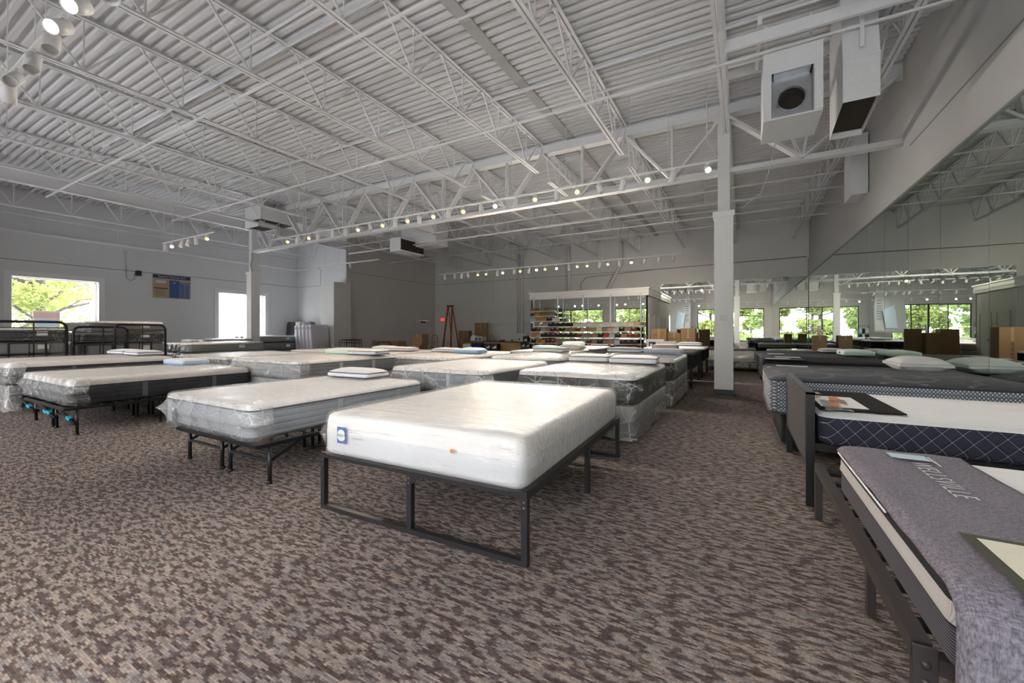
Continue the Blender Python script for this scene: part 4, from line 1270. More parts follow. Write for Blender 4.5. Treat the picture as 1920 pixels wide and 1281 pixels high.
# rows three to five, each bed a little different
ROWS = [
    # x0, x1, y0, y1, top, side, z, wrap, words
    (-11.0, -9.1, 6.9, 8.9, 'top_cream', 'side_dark', .74, 'film_clear', 'dark mattress in the third row, nearest the left column'),
    (-8.7, -6.9, 6.5, 8.5, 'top_cream', 'side_mid', .74, 'film_clear', 'grey mattress in the third row behind the strapped king mattress'),
    (-6.55, -4.85, 6.15, 8.2, 'top_cream', 'side_mid', .75, 'film_clear', 'taupe mattress with blue pillows in the third row, left of the white pillow-top'),
    (-4.42, -2.85, 6.95, 8.95, 'top_white', 'side_dark_blue', .765, 'film_crumpled', 'thick white pillow-top mattress in the third row'),
    (-2.5, -.99, 7.15, 9.15, 'top_white', 'side_black', .785, 'film_crumpled', 'black mattress in loose shiny plastic, third beside the aisle'),
    (-13.4, -11.6, 9.0, 11.0, 'top_cream', 'side_mid', .62, None, 'grey mattress in the fourth row nearest the left wall'),
    (-10.6, -8.8, 9.4, 11.4, 'top_cream', 'side_dark', .60, None, 'dark mattress in the fourth row, second from the left wall'),
    (-7.9, -6.2, 9.3, 11.3, 'top_cream', 'side_mid', .62, None, 'grey mattress in the fourth row, third from the left wall'),
    (-5.5, -3.9, 9.6, 11.6, 'top_white', 'side_dark', .74, None, 'dark mattress in the fourth row behind the white pillow-top'),
    (-2.45, -.92, 9.7, 11.7, 'knit_top', 'side_black', .79, None, 'all-black mattress on tall legs, fourth beside the aisle'),
    (-2.5, -.9, 12.1, 14.1, 'top_white', 'side_black', .80, None, 'black mattress with pale top on tall legs, fifth beside the aisle'),
    (-5.6, -4.0, 12.2, 14.2, 'top_cream', 'side_mid', .74, None, 'grey mattress in the fifth row before the sample rack'),
]
for i, (x0, x1, y0, y1, tp, sd, z, wr, lab) in enumerate(ROWS):
    tall = 'tall legs' in lab
    if tall:
        r = empty('tall_bed_frame', 'tall black bed frame under the %s mattress beside the aisle' % ('fourth' if 'fourth' in lab else 'fifth'), 'bed frame', ((x0 + x1) / 2, (y0 + y1) / 2, 0), 0, 'tall black bed frames')
        a, b = (x1 - x0) / 2 - .06, (y1 - y0) / 2 - .08
        MB().box(-a, a, -b, b, .4, .455).build('platform', M['black_metal'], r)
        for sx in (-1, 1):
            for sy in (-1, 1): MB().box(sx * a - .03, sx * a + .03, sy * b - .03, sy * b + .03, 0, .4).build('leg', M['black_metal'], r)
        mattress(lab, x0, x1, y0, y1, .46, z, tp, sd, band=.05, piping='piping_dark', seed=60 + i)
    else:
        steel_frame('low steel frame under the ' + lab.split(' in loose')[0].split(' with blue')[0], x0 + .1, x1 - .1, y0 + .1, y1 - .1, .16)
        boxspring('box spring under the ' + lab.split(' in loose')[0].split(' with blue')[0].split(', left of')[0].split(', third')[0] + (', third by the aisle' if 'third beside' in lab else ''), x0 + .03, x1 - .03, y0 + .04, y1 - .02, (.2 if z > .65 else .17), (.44 if z > .65 else .38), 'box_dark' if sd != 'side_mid' else 'box_grey', 'film_foot' if wr == 'film_crumpled' else None, 80 + i, .16 if wr == 'film_crumpled' else 0)
        mattress(lab, x0, x1, y0, y1, .445 if z > .65 else .385, z, tp, sd, band=.055, wrap=wr, seed=60 + i, ears=.04)
# low bundle lying by the rear mirror
mattress('low mattress in patterned plastic lying before the rear mirror', -1.0, .62, 14.7, 16.6, .1, .37, 'top_cream', 'camo_film', r=.12, wrap='film_clear', seed=95, ears=0)
steel_frame('low frame under the mattress in patterned plastic before the rear mirror', -.9, .5, 14.8, 16.5, .07, wheels=False)

# ---- right side
r = empty('steel_bed_frame', 'brown-grey riveted steel frame at the right edge under the grey covered mattress', 'bed frame', (1.33, 2.48, 0))
X0, X1, Y0, Y1, Z = -.91, .95, -.90, .90, .375
RM = 'brown_metal'
MB().box(X0, X0 + .045, Y0, Y1, Z - .05, Z).build('side_rail', M[RM], r)
MB().box(X1 - .045, X1, Y0, Y1, Z - .05, Z).build('side_rail', M[RM], r)
for yy in (Y0, Y1):
    MB().box(X0 + .03, X1, yy - .02, yy + .02, Z - .075, Z - .03).build('end_rail', M[RM], r)
    for xx in (X0 + .022, X1 - .022):
        MB().box(xx - .02, xx + .02, yy - .02, yy + .02, 0, Z - .04).build('leg', M[RM], r)
for yy in (-.12,):
    MB().box(X0 + .06, X0 + .09, yy - .02, yy + .02, 0, Z - .05).build('leg', M[RM], r)
pl = MB().rbox(X0 - .004, X0 + .05, Y0 - .028, Y0 - .018, Z - .2, Z, .002).build('corner_plate', M[RM], r)
rv = MB()
for k in range(3): rv.loft([[(X0 + .023 + math.cos(t * PI / 5) * rr, Y0 - .028 - dd, Z - .05 - k * .05 + math.sin(t * PI / 5) * rr) for t in range(10)] for rr, dd in ((.013, 0), (.011, .005), (.005, .008))], cap0=False)
rv.build('rivet', M[RM], pl)
sl = MB()
for k in range(8): sl.box(X0 + .04, X1 - .04, Y0 + .1 + k * .22, Y0 + .15 + k * .22, Z - .03, Z - .012)
sl.build('slats', M['black_metal'], r)

def covered_mattress():
    x0, x1, y0, y1, z0, z1 = .465, 2.30, 1.42, 2.86, .378, .605
    cx, cy = (x0 + x1) / 2, (y0 + y1) / 2
    a, b, h = (x1 - x0) / 2, (y1 - y0) / 2, z1 - z0
    prof = [(.02, 0, 0), (.004, .015, 1), (0, .03, 1), (.0, .115, 3), (-.006, .128, 2), (-.003, .15, 2), (-.002, .182, 3), (-.004, .2, 3), (.02, h - .006, 0), (.06, h, 0), (.2, h + .006, 0), (.5, h + .006, 0)]
    o = MB().loft([rrect(a - i, b - i, .07, z, 6) for i, z, _ in prof], mis=[0, 1, 1, 3, 2, 2, 3, 3, 0, 0, 0, 0])
    ob = o.build('mattress', [M['top_wavy'], M['mesh_side'], M['ribbed_cream'], M['side_black']], None, (cx, cy, z0))
    tag(ob, 'grey and cream bordered mattress on the riveted frame at the right edge', 'mattress')
    # thick cover folded over the foot end, hanging down the near side
    c = MB()
    nx, ny = 26, 46
    grid = []
    for j in range(ny + 1):
        row = []
        v = j / ny
        # path across the width: far edge -> near edge -> down the near side
        s = v * (2 * b + .24)
        for i in range(nx + 1):
            u = i / nx
            X = -a - .012 + u * .485
            wob = nz((X * 2, s * 2, 0), 1.5, 4)
            if s < 2 * b:
                Y = b - .015 - s
                Z = h + .012 + .009 * (1 + nz((X, Y, 0), 6, 2))
                edge = min(1, max(0, (u) / .10))
                Z -= (1 - math.sqrt(1 - (1 - edge) ** 2)) * .022
                if s > 2 * b - .06:
                    q = (s - (2 * b - .06)) / .06; Z -= .03 * q * q
            else:
                q = s - 2 * b
                Y = -b - .018 - .012 * (1 + nz((X, q, 0), 5, 3)) - .01 * math.sin(min(1, q / .06) * PI / 2)
                Z = h - .02 - q
                if u < .1: Y += (1 - u / .1) ** 2 * .02
            row.append((X, Y, Z))
        grid.append(row)
    vs = [p for row in grid for p in row]
    W = nx + 1
    fs = [(j * W + i, j * W + i + 1, (j + 1) * W + i + 1, (j + 1) * W + i) for j in range(ny) for i in range(nx)]
    c.add(vs, fs, 0, True)
    cv = c.build('folded_cover', M['cover_grey'], None, (cx, cy, z0))
    md = cv.modifiers.new('thickness', 'SOLIDIFY'); md.thickness = .014; md.offset = 1
    tag(cv, 'heather grey folded cover with pale stitched lettering hanging over the near side', 'bed cover')
    # stitched lettering, reading from the far side towards the camera
    zt = h + .034
    t = text('lettering', 'WELLSVILLE', .098, (-a + .25, .22, zt), (0, 0, -PI / 2), M['silver_thread'], cv, .0006, 'CENTER', .82, .0016, 1.15)
    q = MB(); q.box(-a + .19, -a + .325, .505, .511, zt - .001, zt + .001); q.box(-a + .315, -a + .322, .43, .58, zt - .001, zt + .001)
    q.build('emblem', M['silver_thread'], cv)
    MB().box(-a + .17, -a + .31, .515, .60, zt - .002, zt).build('label_patch', M['pale_blue'], cv)
    # white edge of the layer below the cover
    MB().tube([(-a - .011, b - .05 - k * .06, h - .0125) for k in range(15)], .0045, 6).build('white_edge', M['pillow_white'], cv)
    # olive mat with cream card near the edge
    g = MB()
    def strip(u0, u1, s0, s1, lift, nn=14):
        V = []
        for k in range(nn + 1):
            s = s0 + (s1 - s0) * k / nn
            for X in (u0, u1):
                if s < 2 * b: V.append((X, b - .015 - s, h + .036 + lift))
                else: V.append((X, -b - .052 - lift, h - .0 - (s - 2 * b)))
        return V, [(2 * k, 2 * k + 1, 2 * k + 3, 2 * k + 2) for k in range(nn)]
    V, F = strip(-a + .105, -a + .46, 2 * b - .345, 2 * b + .02, 0); g.add(V, F)
    mt = g.build('leaflet', M['olive_cloth'], None, (cx, cy, z0)); tag(mt, 'olive bordered cream card lying on the heather grey cover', 'leaflet')
    g = MB(); V, F = strip(-a + .135, -a + .44, 2 * b - .315, 2 * b - .02, .002); g.add(V, F); g.build('cream_card', M['cream_paper'], mt)
    text('lettering', 'dream', .03, (-a + .33, -b + .2, h + .0395), (0, 0, 0), M['piping_grey'], mt, .0003)
covered_mattress()

r = empty('upholstered_footboard', 'grey upholstered footboard with a dark metal edge standing beside the aisle', 'footboard', (.41, 4.36, 0))
MB().rbox(-.015, .03, -.74, .74, .30, .80, .012).build('padded_panel', M['uphol_grey'], r)
MB().box(-.012, .04, -.762, -.735, 0, .815).build('post', M['black_metal'], r)
MB().box(-.012, .04, .735, .762, 0, .815).build('post', M['black_metal'], r)
MB().box(-.012, .04, -.762, .762, .80, .818).build('top_edge', M['grey_metal'], r)
MB().box(-.012, .04, -.74, .74, .285, .31).build('bottom_edge', M['black_metal'], r)
r = empty('steel_bed_frame', 'black steel frame behind the upholstered footboard', 'bed frame', (1.4, 4.36, 0))
for s in (-1, 1):
    MB().box(-.95, .92, s * .7 - .015, s * .7 + .015, .39, .445).build('side_rail', M['black_metal'], r)
for x in (-.2, .6):
    MB().box(x - .02, x + .02, -.7, .7, .40, .43).build('cross_rail', M['black_metal'], r)
    for s in (-1, 0, 1): metal_leg(r, x, s * .6, .4, .035)
mattress('white topped mattress with navy diamond quilted border behind the footboard', .475, 2.31, 3.60, 5.02, .447, .665, 'top_wavy', 'navy_diamond', r=.09, band=.022, piping=None, wrap=None, seed=50, dome=.006)
r = MB().box(.50, .98, 3.76, 4.86, .678, .686)
r = tag(r.build('leaflet', M['brochure_dark']), 'large black printed sheet on the white mattress behind the footboard', 'leaflet')
MB().box(.52, .80, 3.85, 4.45, .686, .6885).build('photo_panel', M['paper'], r)
q = MB(); q.add([(.60, 4.0, .689), (.64, 4.4, .689), (.70, 4.43, .689), (.72, 4.1, .689)], [(0, 3, 2, 1)]); q.add([(.53, 4.25, .689), (.56, 4.42, .689), (.60, 4.4, .689)], [(0, 2, 1)]); q.build('orange_figure', M['orange_ink'], r)
text('lettering', 'hybrid', .06, (.60, 4.66, .6868), (0, 0, -PI / 2), M['silver_thread'], r, .0004)
q = MB()
N = 10
V = []
for i in range(N + 1):
    for j in range(N + 1):
        u, v = i / N, j / N
        V.append((.52 + .16 * u + .03 * v, 3.66 + .5 * v, .695 + .018 * math.sin(u * 3 + v * 5) * u * (1 if v < .8 else .4)))
q.add(V, [(i * (N + 1) + j, (i + 1) * (N + 1) + j, (i + 1) * (N + 1) + j + 1, i * (N + 1) + j + 1) for i in range(N) for j in range(N)], 0, True)
q = q.build('packet', M['film_crumpled']); q.modifiers.new('thickness', 'SOLIDIFY').thickness = .01
tag(q, 'crumpled clear packet with an orange print on the black sheet', 'packet')
MB().box(.57, .63, 3.8, 3.95, .70, .704).build('printed_insert', M['orange_ink'], q)

mattress('charcoal quilted mattress with grey knit border, nearest beyond the footboard', .25, 2.31, 5.08, 6.62, .385, .775, 'knit_top', 'knit_side', r=.14, band=.035, piping='piping_dark', seed=51, dome=.03)
boxspring('dark grey foundation under the knit bordered mattress', .36, 2.28, 5.2, 6.58, .05, .38, 'side_black', None, 52)
tag(MB().box(.45, 2.2, 5.3, 6.5, 0, .05).build('bed_base', M['black_metal']), 'low black base under the dark grey foundation', 'bed base')
RB = [
    (6.78, 8.30, .70, 'knit_top', 'ribbed_cream', 'dark topped mattress with cream panels and white leaflets, second beyond the footboard'),
    (8.46, 9.96, .735, 'side_black', 'side_black', 'navy-black mattress with leaflets, third beyond the footboard'),
    (10.12, 11.6, .74, 'knit_top', 'side_black', 'dark mattress carrying a labelled green-edged pillow by the mirror'),
    (11.76, 13.2, .72, 'knit_top', 'side_dark', 'dark mattress fifth beyond the footboard'),
    (13.36, 14.8, .66, 'knit_top', 'side_dark', 'dark mattress sixth beyond the footboard, before the carton'),
]
for i, (y0, y1, z, tp, sd, lab) in enumerate(RB):
    x0 = .30 + .02 * (i % 3)
    mattress(lab, x0, 2.31, y0, y1, .40, z, tp, sd, r=.1, band=.05, piping='piping_dark', seed=53 + i)
    boxspring('black foundation of the mattress %s past the upholstered footboard' % ORD[i + 1], x0 + .08, 2.28, y0 + .05, y1 - .05, .06, .395, 'side_black', None, 70 + i)
    tag(MB().box(x0 + .2, 2.2, y0 + .15, y1 - .15, 0, .06).build('bed_base', M['black_metal']), 'low black base of the dark mattress %s past the footboard' % ORD[i + 1], 'bed base')
r = empty('tall_bed_frame', 'dark slatted frame under the plastic wrapped mattress before the rear mirror', 'bed frame', (1.55, 15.75, 0))
MB().box(-.8, .75, -.6, .6, .40, .45).build('platform', M['black_metal'], r)
for sx in (-.76, .7):
    for sy in (-.55, .55): MB().box(sx - .03, sx + .03, sy - .03, sy + .03, 0, .4).build('leg', M['black_metal'], r)
mattress('pale topped mattress in plastic at the far end of the right row', .72, 2.31, 15.0, 16.5, .455, .66, 'top_cream', 'side_mid', wrap='film_clear', seed=58, ears=0)
# leaflets on the right beds
LV = [(.38, 7.0, .74, .34, .22, .30), (.45, 7.5, .745, .4, .16, -.1), (.40, 8.7, .785, .36, .2, .2), (.55, 9.3, .785, .4, .2, 0), (.50, 10.6, .79, .3, .2, .1)]
wl = ['white leaflets fanned on the navy sheet nearest the footboard', 'pale leaflet beyond the fanned white leaflets', 'pale leaflet on the third mattress beyond the footboard', 'second pale leaflet farther along the third mattress', 'white leaflet on the mattress with the green-edged pillow']
tag(MB().rbox(.30, .95, 6.82, 7.75, .712, .722, .004).build('display_sheet', M['navy']), 'navy display sheet over the foot of the second mattress beyond the footboard', 'sheet')
tag(MB().rbox(.32, .95, 8.5, 9.7, .752, .76, .004).build('display_sheet', M['navy']), 'navy display sheet over the foot of the third mattress beyond the footboard', 'sheet')
for (x, y, z, a, b_, rot), lb in zip(LV, wl):
    zz = {7.0: .723, 7.5: .723, 8.7: .761, 9.3: .761, 10.6: .775}[y] if y in (7.0, 7.5, 8.7, 9.3) else .758
    o = MB().box(0, a, 0, b_, 0, .004).build('leaflet', M['paper'], None, (x, y, zz)); o.rotation_euler = (0, 0, rot)
    tag(o, lb, 'leaflet', 'leaflets on the right-hand beds')
# ================================================================== pillows
def box_pillow(label, x, y, z, w_, d_, h_, side='pillow_white', top='pillow_white', rz=0, group=None, pip='piping_dark', crown=.035):
    o = MB()
    a, b = w_ / 2, d_ / 2
    prof = [(.02, 0), (0, .012), (0, h_ - .012), (.012, h_ + .002), (.05, h_ + crown * .45), (.12, h_ + crown * .85), (.19, h_ + crown)]
    o.loft([rrect(a - i, b - i, .05, zz, 5) for i, zz in prof], mis=[0, 0, 1, 1, 1, 1, 1])
    ob = o.build('pillow', [M[side], M[top]], None, (x, y, z)); ob.rotation_euler = (0, 0, rz)
    tag(ob, label, 'pillow', group)
    if pip:
        for zz in (.008, h_ - .004):
            MB().tube(rrect(a + .002, b + .002, .05, zz, 5), .0055, 6, closed=True).build('piping', M[pip], ob)
        MB().box(-a * .85, -a * .6, -b - .002, -b, h_ * .3, h_ * .7).build('care_tag', M['paper'], ob)
    return ob
def soft_pillow(label, x, y, z, w_, d_, h_, mat='pillow_white', rz=0, group=None):
    o = MB(); N = 18; g = h_ * .16
    def pt(u, v, s):
        k = (max(0, 1 - abs(u) ** 2.6) * max(0, 1 - abs(v) ** 2.6)) ** .55
        pinch = 1 - .07 * (1 - abs(u) ** 2) * abs(v) ** 6 - .07 * (1 - abs(v) ** 2) * abs(u) ** 6
        px, py = u * w_ / 2 * pinch, v * d_ / 2 * pinch
        zz = h_ * .42 + s * (g * .5 + k * (h_ * .5 - g * .5)) + .008 * nz((px, py, s), 8, x)
        return (px, py, max(0.001, zz))
    for s in (-1, 1):
        V = [pt(-1 + 2 * i / N, -1 + 2 * j / N, s) for i in range(N + 1) for j in range(N + 1)]
        o.add(V, [(i * (N + 1) + j, (i + 1) * (N + 1) + j, (i + 1) * (N + 1) + j + 1, i * (N + 1) + j + 1)[::s] for i in range(N) for j in range(N)], 0, True)
    ring = [(-1 + 2 * i / N, -1) for i in range(N)] + [(1, -1 + 2 * i / N) for i in range(N)] + [(1 - 2 * i / N, 1) for i in range(N)] + [(-1, 1 - 2 * i / N) for i in range(N)]
    lo = [pt(u, v, -1) for u, v in ring]; hi = [pt(u, v, 1) for u, v in ring]
    o.loft([lo, hi], cap0=False, cap1=False)
    ob = o.build('pillow', M[mat], None, (x, y, z)); ob.rotation_euler = (0, 0, rz)
    tag(ob, label, 'pillow', group)
    for L in (lo, hi): MB().tube([(p[0] * 1.005, p[1] * 1.005, p[2]) for p in L], .004, 6, closed=True).build('piping', M['strap_grey'], ob)
    return ob
G = 'boxed pillows on the left beds'
box_pillow('white boxed pillow with navy trim on the head of the pale grey mattress', -4.42, 3.72, .662, .72, .42, .065, 'pillow_white', 'pillow_white', .04, G, 'navy', .05)
box_pillow('blue checked boxed pillow on the head of the charcoal mattress', -8.72, 3.55, .672, .72, .42, .075, 'blue_check', 'pillow_white', .03, G, None, .03)
box_pillow('lilac boxed pillow on the left-edge mattress, the left one of its pair', -10.9, 3.42, .806, .66, .42, .06, 'pillow_lilac', 'pillow_white', .05, G)
box_pillow('lilac boxed pillow on the left-edge mattress, the right one of its pair', -10.05, 3.4, .806, .70, .42, .06, 'pillow_lilac', 'pillow_white', -.04, G)
box_pillow('green-edged boxed pillow on the third-row mattress, left of its pink partner', -8.42, 8.0, .765, .66, .42, .075, 'pillow_green', 'pillow_white', 0, G, None)
box_pillow('pink-white boxed pillow on the third-row mattress, right of its green partner', -7.55, 7.7, .765, .8, .42, .07, 'pillow_pink', 'pillow_white', .1, G)
box_pillow('green-edged boxed pillow on the strapped king mattress', -7.05, 5.6, .812, .74, .42, .075, 'pillow_green', 'top_cream', 0, G, None)
box_pillow('pink-edged boxed pillow on the strapped king mattress', -6.30, 5.55, .812, .72, .42, .07, 'pillow_lilac', 'top_cream', .05, G)
box_pillow('lilac boxed pillow on the taupe third-row mattress', -6.1, 7.75, .776, .72, .42, .06, 'pillow_lilac', 'pillow_white', 0, G)
box_pillow('bright blue boxed pillow on the taupe third-row mattress', -5.32, 7.55, .776, .68, .42, .075, 'pillow_blue', 'pillow_pale', 0, G, None, .01)
box_pillow('pale blue boxed pillow on the third fourth-row bed from the left wall', -7.5, 10.8, .635, .7, .42, .075, 'pillow_blue', 'pillow_white', 0, G, None)
box_pillow('lilac boxed pillow on the fourth-row bed behind the white pillow-top', -5.1, 11.1, .755, .7, .42, .06, 'pillow_lilac', 'pillow_white', 0, G)
box_pillow('aqua boxed pillow on the fourth-row bed behind the white pillow-top', -4.3, 11.05, .755, .7, .42, .065, 'pillow_aqua', 'pillow_white', 0, G)
box_pillow('pale green-white boxed pillow on the fifth-row bed before the desk', -5.2, 13.7, .755, .7, .42, .12, 'pillow_green', 'pillow_white', 0, G, None)
H = 'white boxed pillows beside the aisle'
box_pillow('white boxed pillow with dark trim, left of the pair on the black pillow-top bed', -2.12, 6.35, .778, .62, .42, .085, 'pillow_white', 'pillow_white', .05, H)
box_pillow('white boxed pillow with dark trim, right of the pair on the black pillow-top bed', -1.42, 6.28, .778, .68, .44, .085, 'pillow_white', 'pillow_white', .08, H)
box_pillow('white boxed pillow on the thick white third-row pillow-top', -3.75, 8.45, .80, .74, .42, .08, 'pillow_white', 'pillow_green', 0, H)
box_pillow('pale boxed pillow with a pink top on the third aisle bed, left side', -2.15, 8.72, .82, .68, .42, .075, 'pillow_pale', 'pillow_pink', 0, H)
box_pillow('blue checked boxed pillow on the third aisle bed, right side', -1.38, 8.7, .82, .72, .42, .075, 'blue_check', 'pillow_pink', 0, H, None, .02)
soft_pillow('plump cream pillow standing alone on the fourth-row bed by the sample rack', -3.05 - .95 + .2, 9.9, .765, .62, .42, .19, 'top_cream')
box_pillow('pink-edged boxed pillow on the all-black fourth aisle bed', -1.75, 11.25, .81, .62, .42, .085, 'pillow_pink', 'pillow_pink', 0, H)
box_pillow('white boxed pillow on the fifth aisle bed', -1.4, 13.6, .82, .7, .42, .085, 'pillow_white', 'pillow_white', 0, H)
soft_pillow('large plump white pillow at the mirror on the second bed beyond the footboard', 2.02, 7.42, .73, .50, .78, .21, 'pillow_white')
pp = box_pillow('green-edged pillow with a dark label on the right row by the mirror', 2.0, 10.7, .775, .5, .74, .08, 'pillow_green', 'pillow_pale', 0, None, None)
MB().box(-.252, -.25, -.08, .08, .03, .065).build('label_print', M['black_plastic'], pp)
box_pillow('flat grey boxed pillow on the right row beyond the green-edged pillow', 1.9, 12.5, .755, .5, .7, .06, 'pillow_lilac', 'pillow_white', 0)

# ================================================================== headboards, stacks and leaning mattresses at the left
def headboard(label, x, y0, y1, h):
    cy = (y0 + y1) / 2; b = (y1 - y0) / 2
    r = empty('metal_headboard', label, 'headboard', (x, cy, 0), 0, 'black metal headboards at the left')
    pts = [(0, -b, 0), (0, -b, h - .12)] + [(0, -b + .12 - .12 * math.cos(t * PI / 10), h - .12 + .12 * math.sin(t * PI / 10)) for t in range(1, 6)] + \
          [(0, b - .12 + .12 * math.sin(t * PI / 10), h - .12 + .12 * math.cos(t * PI / 10)) for t in range(0, 6)] + [(0, b, h - .12), (0, b, 0)]
    MB().tube(pts, .026, 10).build('tube_frame', M['black_metal'], r)
    bars = MB()
    for z in (h - .12, h - .22, h - .32, h - .42, h - .75):
        bars.cyl((0, -b, z), (0, b, z), .009, 8)
    bars.cyl((0, .03, h - .75), (0, .03, h), .011, 8); bars.cyl((0, -.03 - .0, h - .75), (0, -.03, h - .42), .011, 8)
    bars.build('cross_bars', M['black_metal'], r)
    g = MB(); g.box(-.02, .02, -.3, .2, h - .44, h - .42).box(-.02, .02, .18, .21, h - .75, h - .42).box(-.02, .02, -.31, -.28, h - .75, h - .42)
    g.build('mounting_bracket', M['black_metal'], r)
    return r
headboard('curved black metal headboard nearest the left edge', -12.45, 1.95, 2.93, 1.45)
headboard('curved black metal headboard before the wrapped mattress stack', -12.75, 3.78, 4.74, 1.42)
headboard('lower black metal headboard behind the one before the wrapped stack', -13.35, 3.25, 4.2, 1.36)
def stack(name, x0, x1, y0, y1, tops, words_, seed):
    z = 0.0
    for k, t in enumerate(tops):
        m = mattress(words_[k], x0 + .02 * (k % 2), x1 - .015 * (k % 3), y0 + .02 * (k % 3), y1, z + .002, t, 'side_mid' if k < len(tops) - 1 else 'top_cream', ['side_dark', 'side_mid', 'box_grey'][k % 3], band=.04, wrap='film_crumpled', seed=seed + k, ears=.06, foot='x1', group='wrapped mattress stacks at the left')
        MB().box((x1 - x0) / 2 + .02, (x1 - x0) / 2 + .024, .25, .42, (t - z) * .4, (t - z) * .75).build('paper_label', M['paper'], m)
        z = t + .03
stack('s', -15.9, -14.0, 3.65, 5.2, [.33, .62, .95, 1.22, 1.5], ['%s mattress of the tall wrapped stack behind the headboards' % q for q in ('bottom', 'second lowest', 'middle', 'second from top', 'topmost')], 200)
stack('s', -15.7, -13.8, 1.75, 3.3, [.3, .72, 1.02, 1.32], ['%s mattress of the wrapped stack at the left edge' % q for q in ('bottom', 'second', 'third', 'topmost')], 220)
stack('s', -15.6, -13.9, 5.7, 7.9, [.3, .6, .9], ['%s mattress of the low stack right of the tall wrapped stack' % q for q in ('bottom', 'middle', 'topmost')], 240)
stack('s', -17.5, -15.7, 6.9, 9.0 - .5, [.35, .7, .98], ['%s dark mattress of the stack beside the left column' % q for q in ('bottom', 'middle', 'topmost')], 260)
stack('s', -20.2, -18.2, 10.0, 12.0, [.4, .75, 1.05], ['%s mattress of the black wrapped pile under the second window' % q for q in ('bottom', 'middle', 'topmost')], 280)

def leaning(label, x, y, w_, h_, t, mat, tilt, wrap=None, seed=1, rz=0):
    o = MB()
    o.loft([rrect(w_ / 2 - i, t / 2 - j, .05, z, 4) for i, j, z in ((.03, .03, 0), (0, 0, .04), (0, 0, h_ - .04), (.03, .03, h_))])
    ob = o.build('mattress', M[mat], None, (x, y, 0)); ob.rotation_euler = (-tilt, 0, rz)
    tag(ob, label, 'mattress', 'mattresses leaning in the left rear corner')
    if wrap:
        L = []
        for i, z in ((.0, .0), (0, .3), (0, .7), (0, 1.1), (0, h_ - .02), (.05, h_ + .015)):
            lp = rrect(w_ / 2 + .01 - i, t / 2 + .01, .05, z, 4, (8, 2))
            L.append([(a + nz((a, b, z), 6, seed) * .02, b + nz((a, b, z), 8, seed + 2) * .025, c) for a, b, c in lp])
        MB().loft(L, cap0=False).build('plastic_wrap', M[wrap], ob)
    return ob
leaning('black covered mattress leaning at the far left of the corner', -20.1, 12.9, 1.55, 1.75, .25, 'side_black', .12, 'film_clear', 1)
leaning('shiny black wrapped mattress leaning beside the corner enclosure', -18.95, 12.55, .95, 1.74, .3, 'side_black', .14, 'film_crumpled', 2, .25)
for k in range(5):
    ob = leaning('lavender wrapped mattress on edge, %s from the left in the row before the corner enclosure' % ORD[k], -17.95 + k * .26, 12.1, .2, 1.54 + .01 * k, .9, 'lavender', .0, None, 10 + k)
    ob.rotation_euler = (0, -.10 + .0 * k, 0)
    hm = MB()
    for dx in (-.03, .03): hm.box(dx - .012, dx + .012, -.456, -.452, 1.36, 1.46)
    hm.build('label_print', M['black_plastic'], ob)
# folded black metal frames standing by the enclosure
r = empty('folded_bed_frame', 'folded black wire bed frames stacked by the corner enclosure', 'bed frame', (-15.4, 12.6, 0))
m = MB()
for k in range(4):
    y = -.25 + .12 * k
    for z in (.15, .45, .75, .86 + .03 * (k % 2)): m.cyl((-.5, y, z), (.5, y, z), .014, 6)
    for x in (-.5, 0, .5): m.cyl((x, y, 0), (x, y, .88), .014, 6)
m.build('wire_frame', M['black_metal'], r)
r = empty('tube_stand', 'low black tubular stand beside the cartons', 'stand', (-14.0, 13.2, 0))
MB().tube([(-.4, 0, 0), (-.4, 0, .7), (-.33, 0, .78), (.33, 0, .78), (.4, 0, .7), (.4, 0, 0)], .022, 8).cyl((-.4, 0, .4), (.4, 0, .4), .014, 6).build('tube_frame', M['black_metal'], r)

# ================================================================== cartons
def carton(label, x, y, w_, d_, h_, z=0, rz=0, mat='cardboard', print_=None, group='cardboard cartons'):
    o = MB().rbox(-w_ / 2, w_ / 2, -d_ / 2, d_ / 2, 0, h_, .006).build('cardboard_box', M[mat], None, (x, y, z))
    o.rotation_euler = (0, 0, rz)
    tag(o, label, 'box', group)
    MB().box(-w_ / 2 - .001, w_ / 2 + .001, -.03, .03, h_ - .0005, h_ + .001).box(-.0 - .03, .03, -d_ / 2 - .001, -d_ / 2, h_ * .72, h_).build('packing_tape', M['tape'], o)
    if print_:
        g = MB()
        for (u0, u1, v0, v1) in print_: g.box(u0 * w_, u1 * w_, -d_ / 2 - .0015, -d_ / 2 - .0005, v0 * h_, v1 * h_)
        g.build('box_print', M['cardboard_dark'], o)
    return o
tl = [(-.07, .07, .62, .70), (-.07, .07, .52, .60), (-.07, .07, .43, .50), (-.07, .07, .34, .41), (-.4, -.3, .05, .1)]
carton('tall carton beside the sample rack cabinet', -2.80, 16.7, .56, .5, 1.36, print_=[(-.3, -.1, .8, .86), (.2, .35, .85, .9)])
carton('lower carton between the two tall cartons', -2.27, 16.85, .46, .45, 1.20, print_=[(-.4, .3, .8, .83)])
carton('tall carton with vertical printing at the rear mirror', -1.75, 16.6, .5, .45, 1.37, print_=tl)
carton('carton standing on the plastic wrapped mattress at the end of the right row', 2.03, 15.4, .33, .36, .45, .685)
carton('long flat carton stacked behind the folded frames, lower one', -15.9, 15.3, 1.9, .6, .42, print_=[(.15, .25, .4, .7), (-.3, -.2, .4, .7)])
carton('long flat carton on top of the lower long carton', -15.85, 15.3, 1.8, .55, .36, .422, print_=[(.15, .22, .4, .7)])
carton('square carton stacked near the corner door', -14.0, 15.4, .75, .55, .62)
carton('smaller upright carton on the square carton near the corner door', -13.9, 15.45, .65, .5, .5, .622)
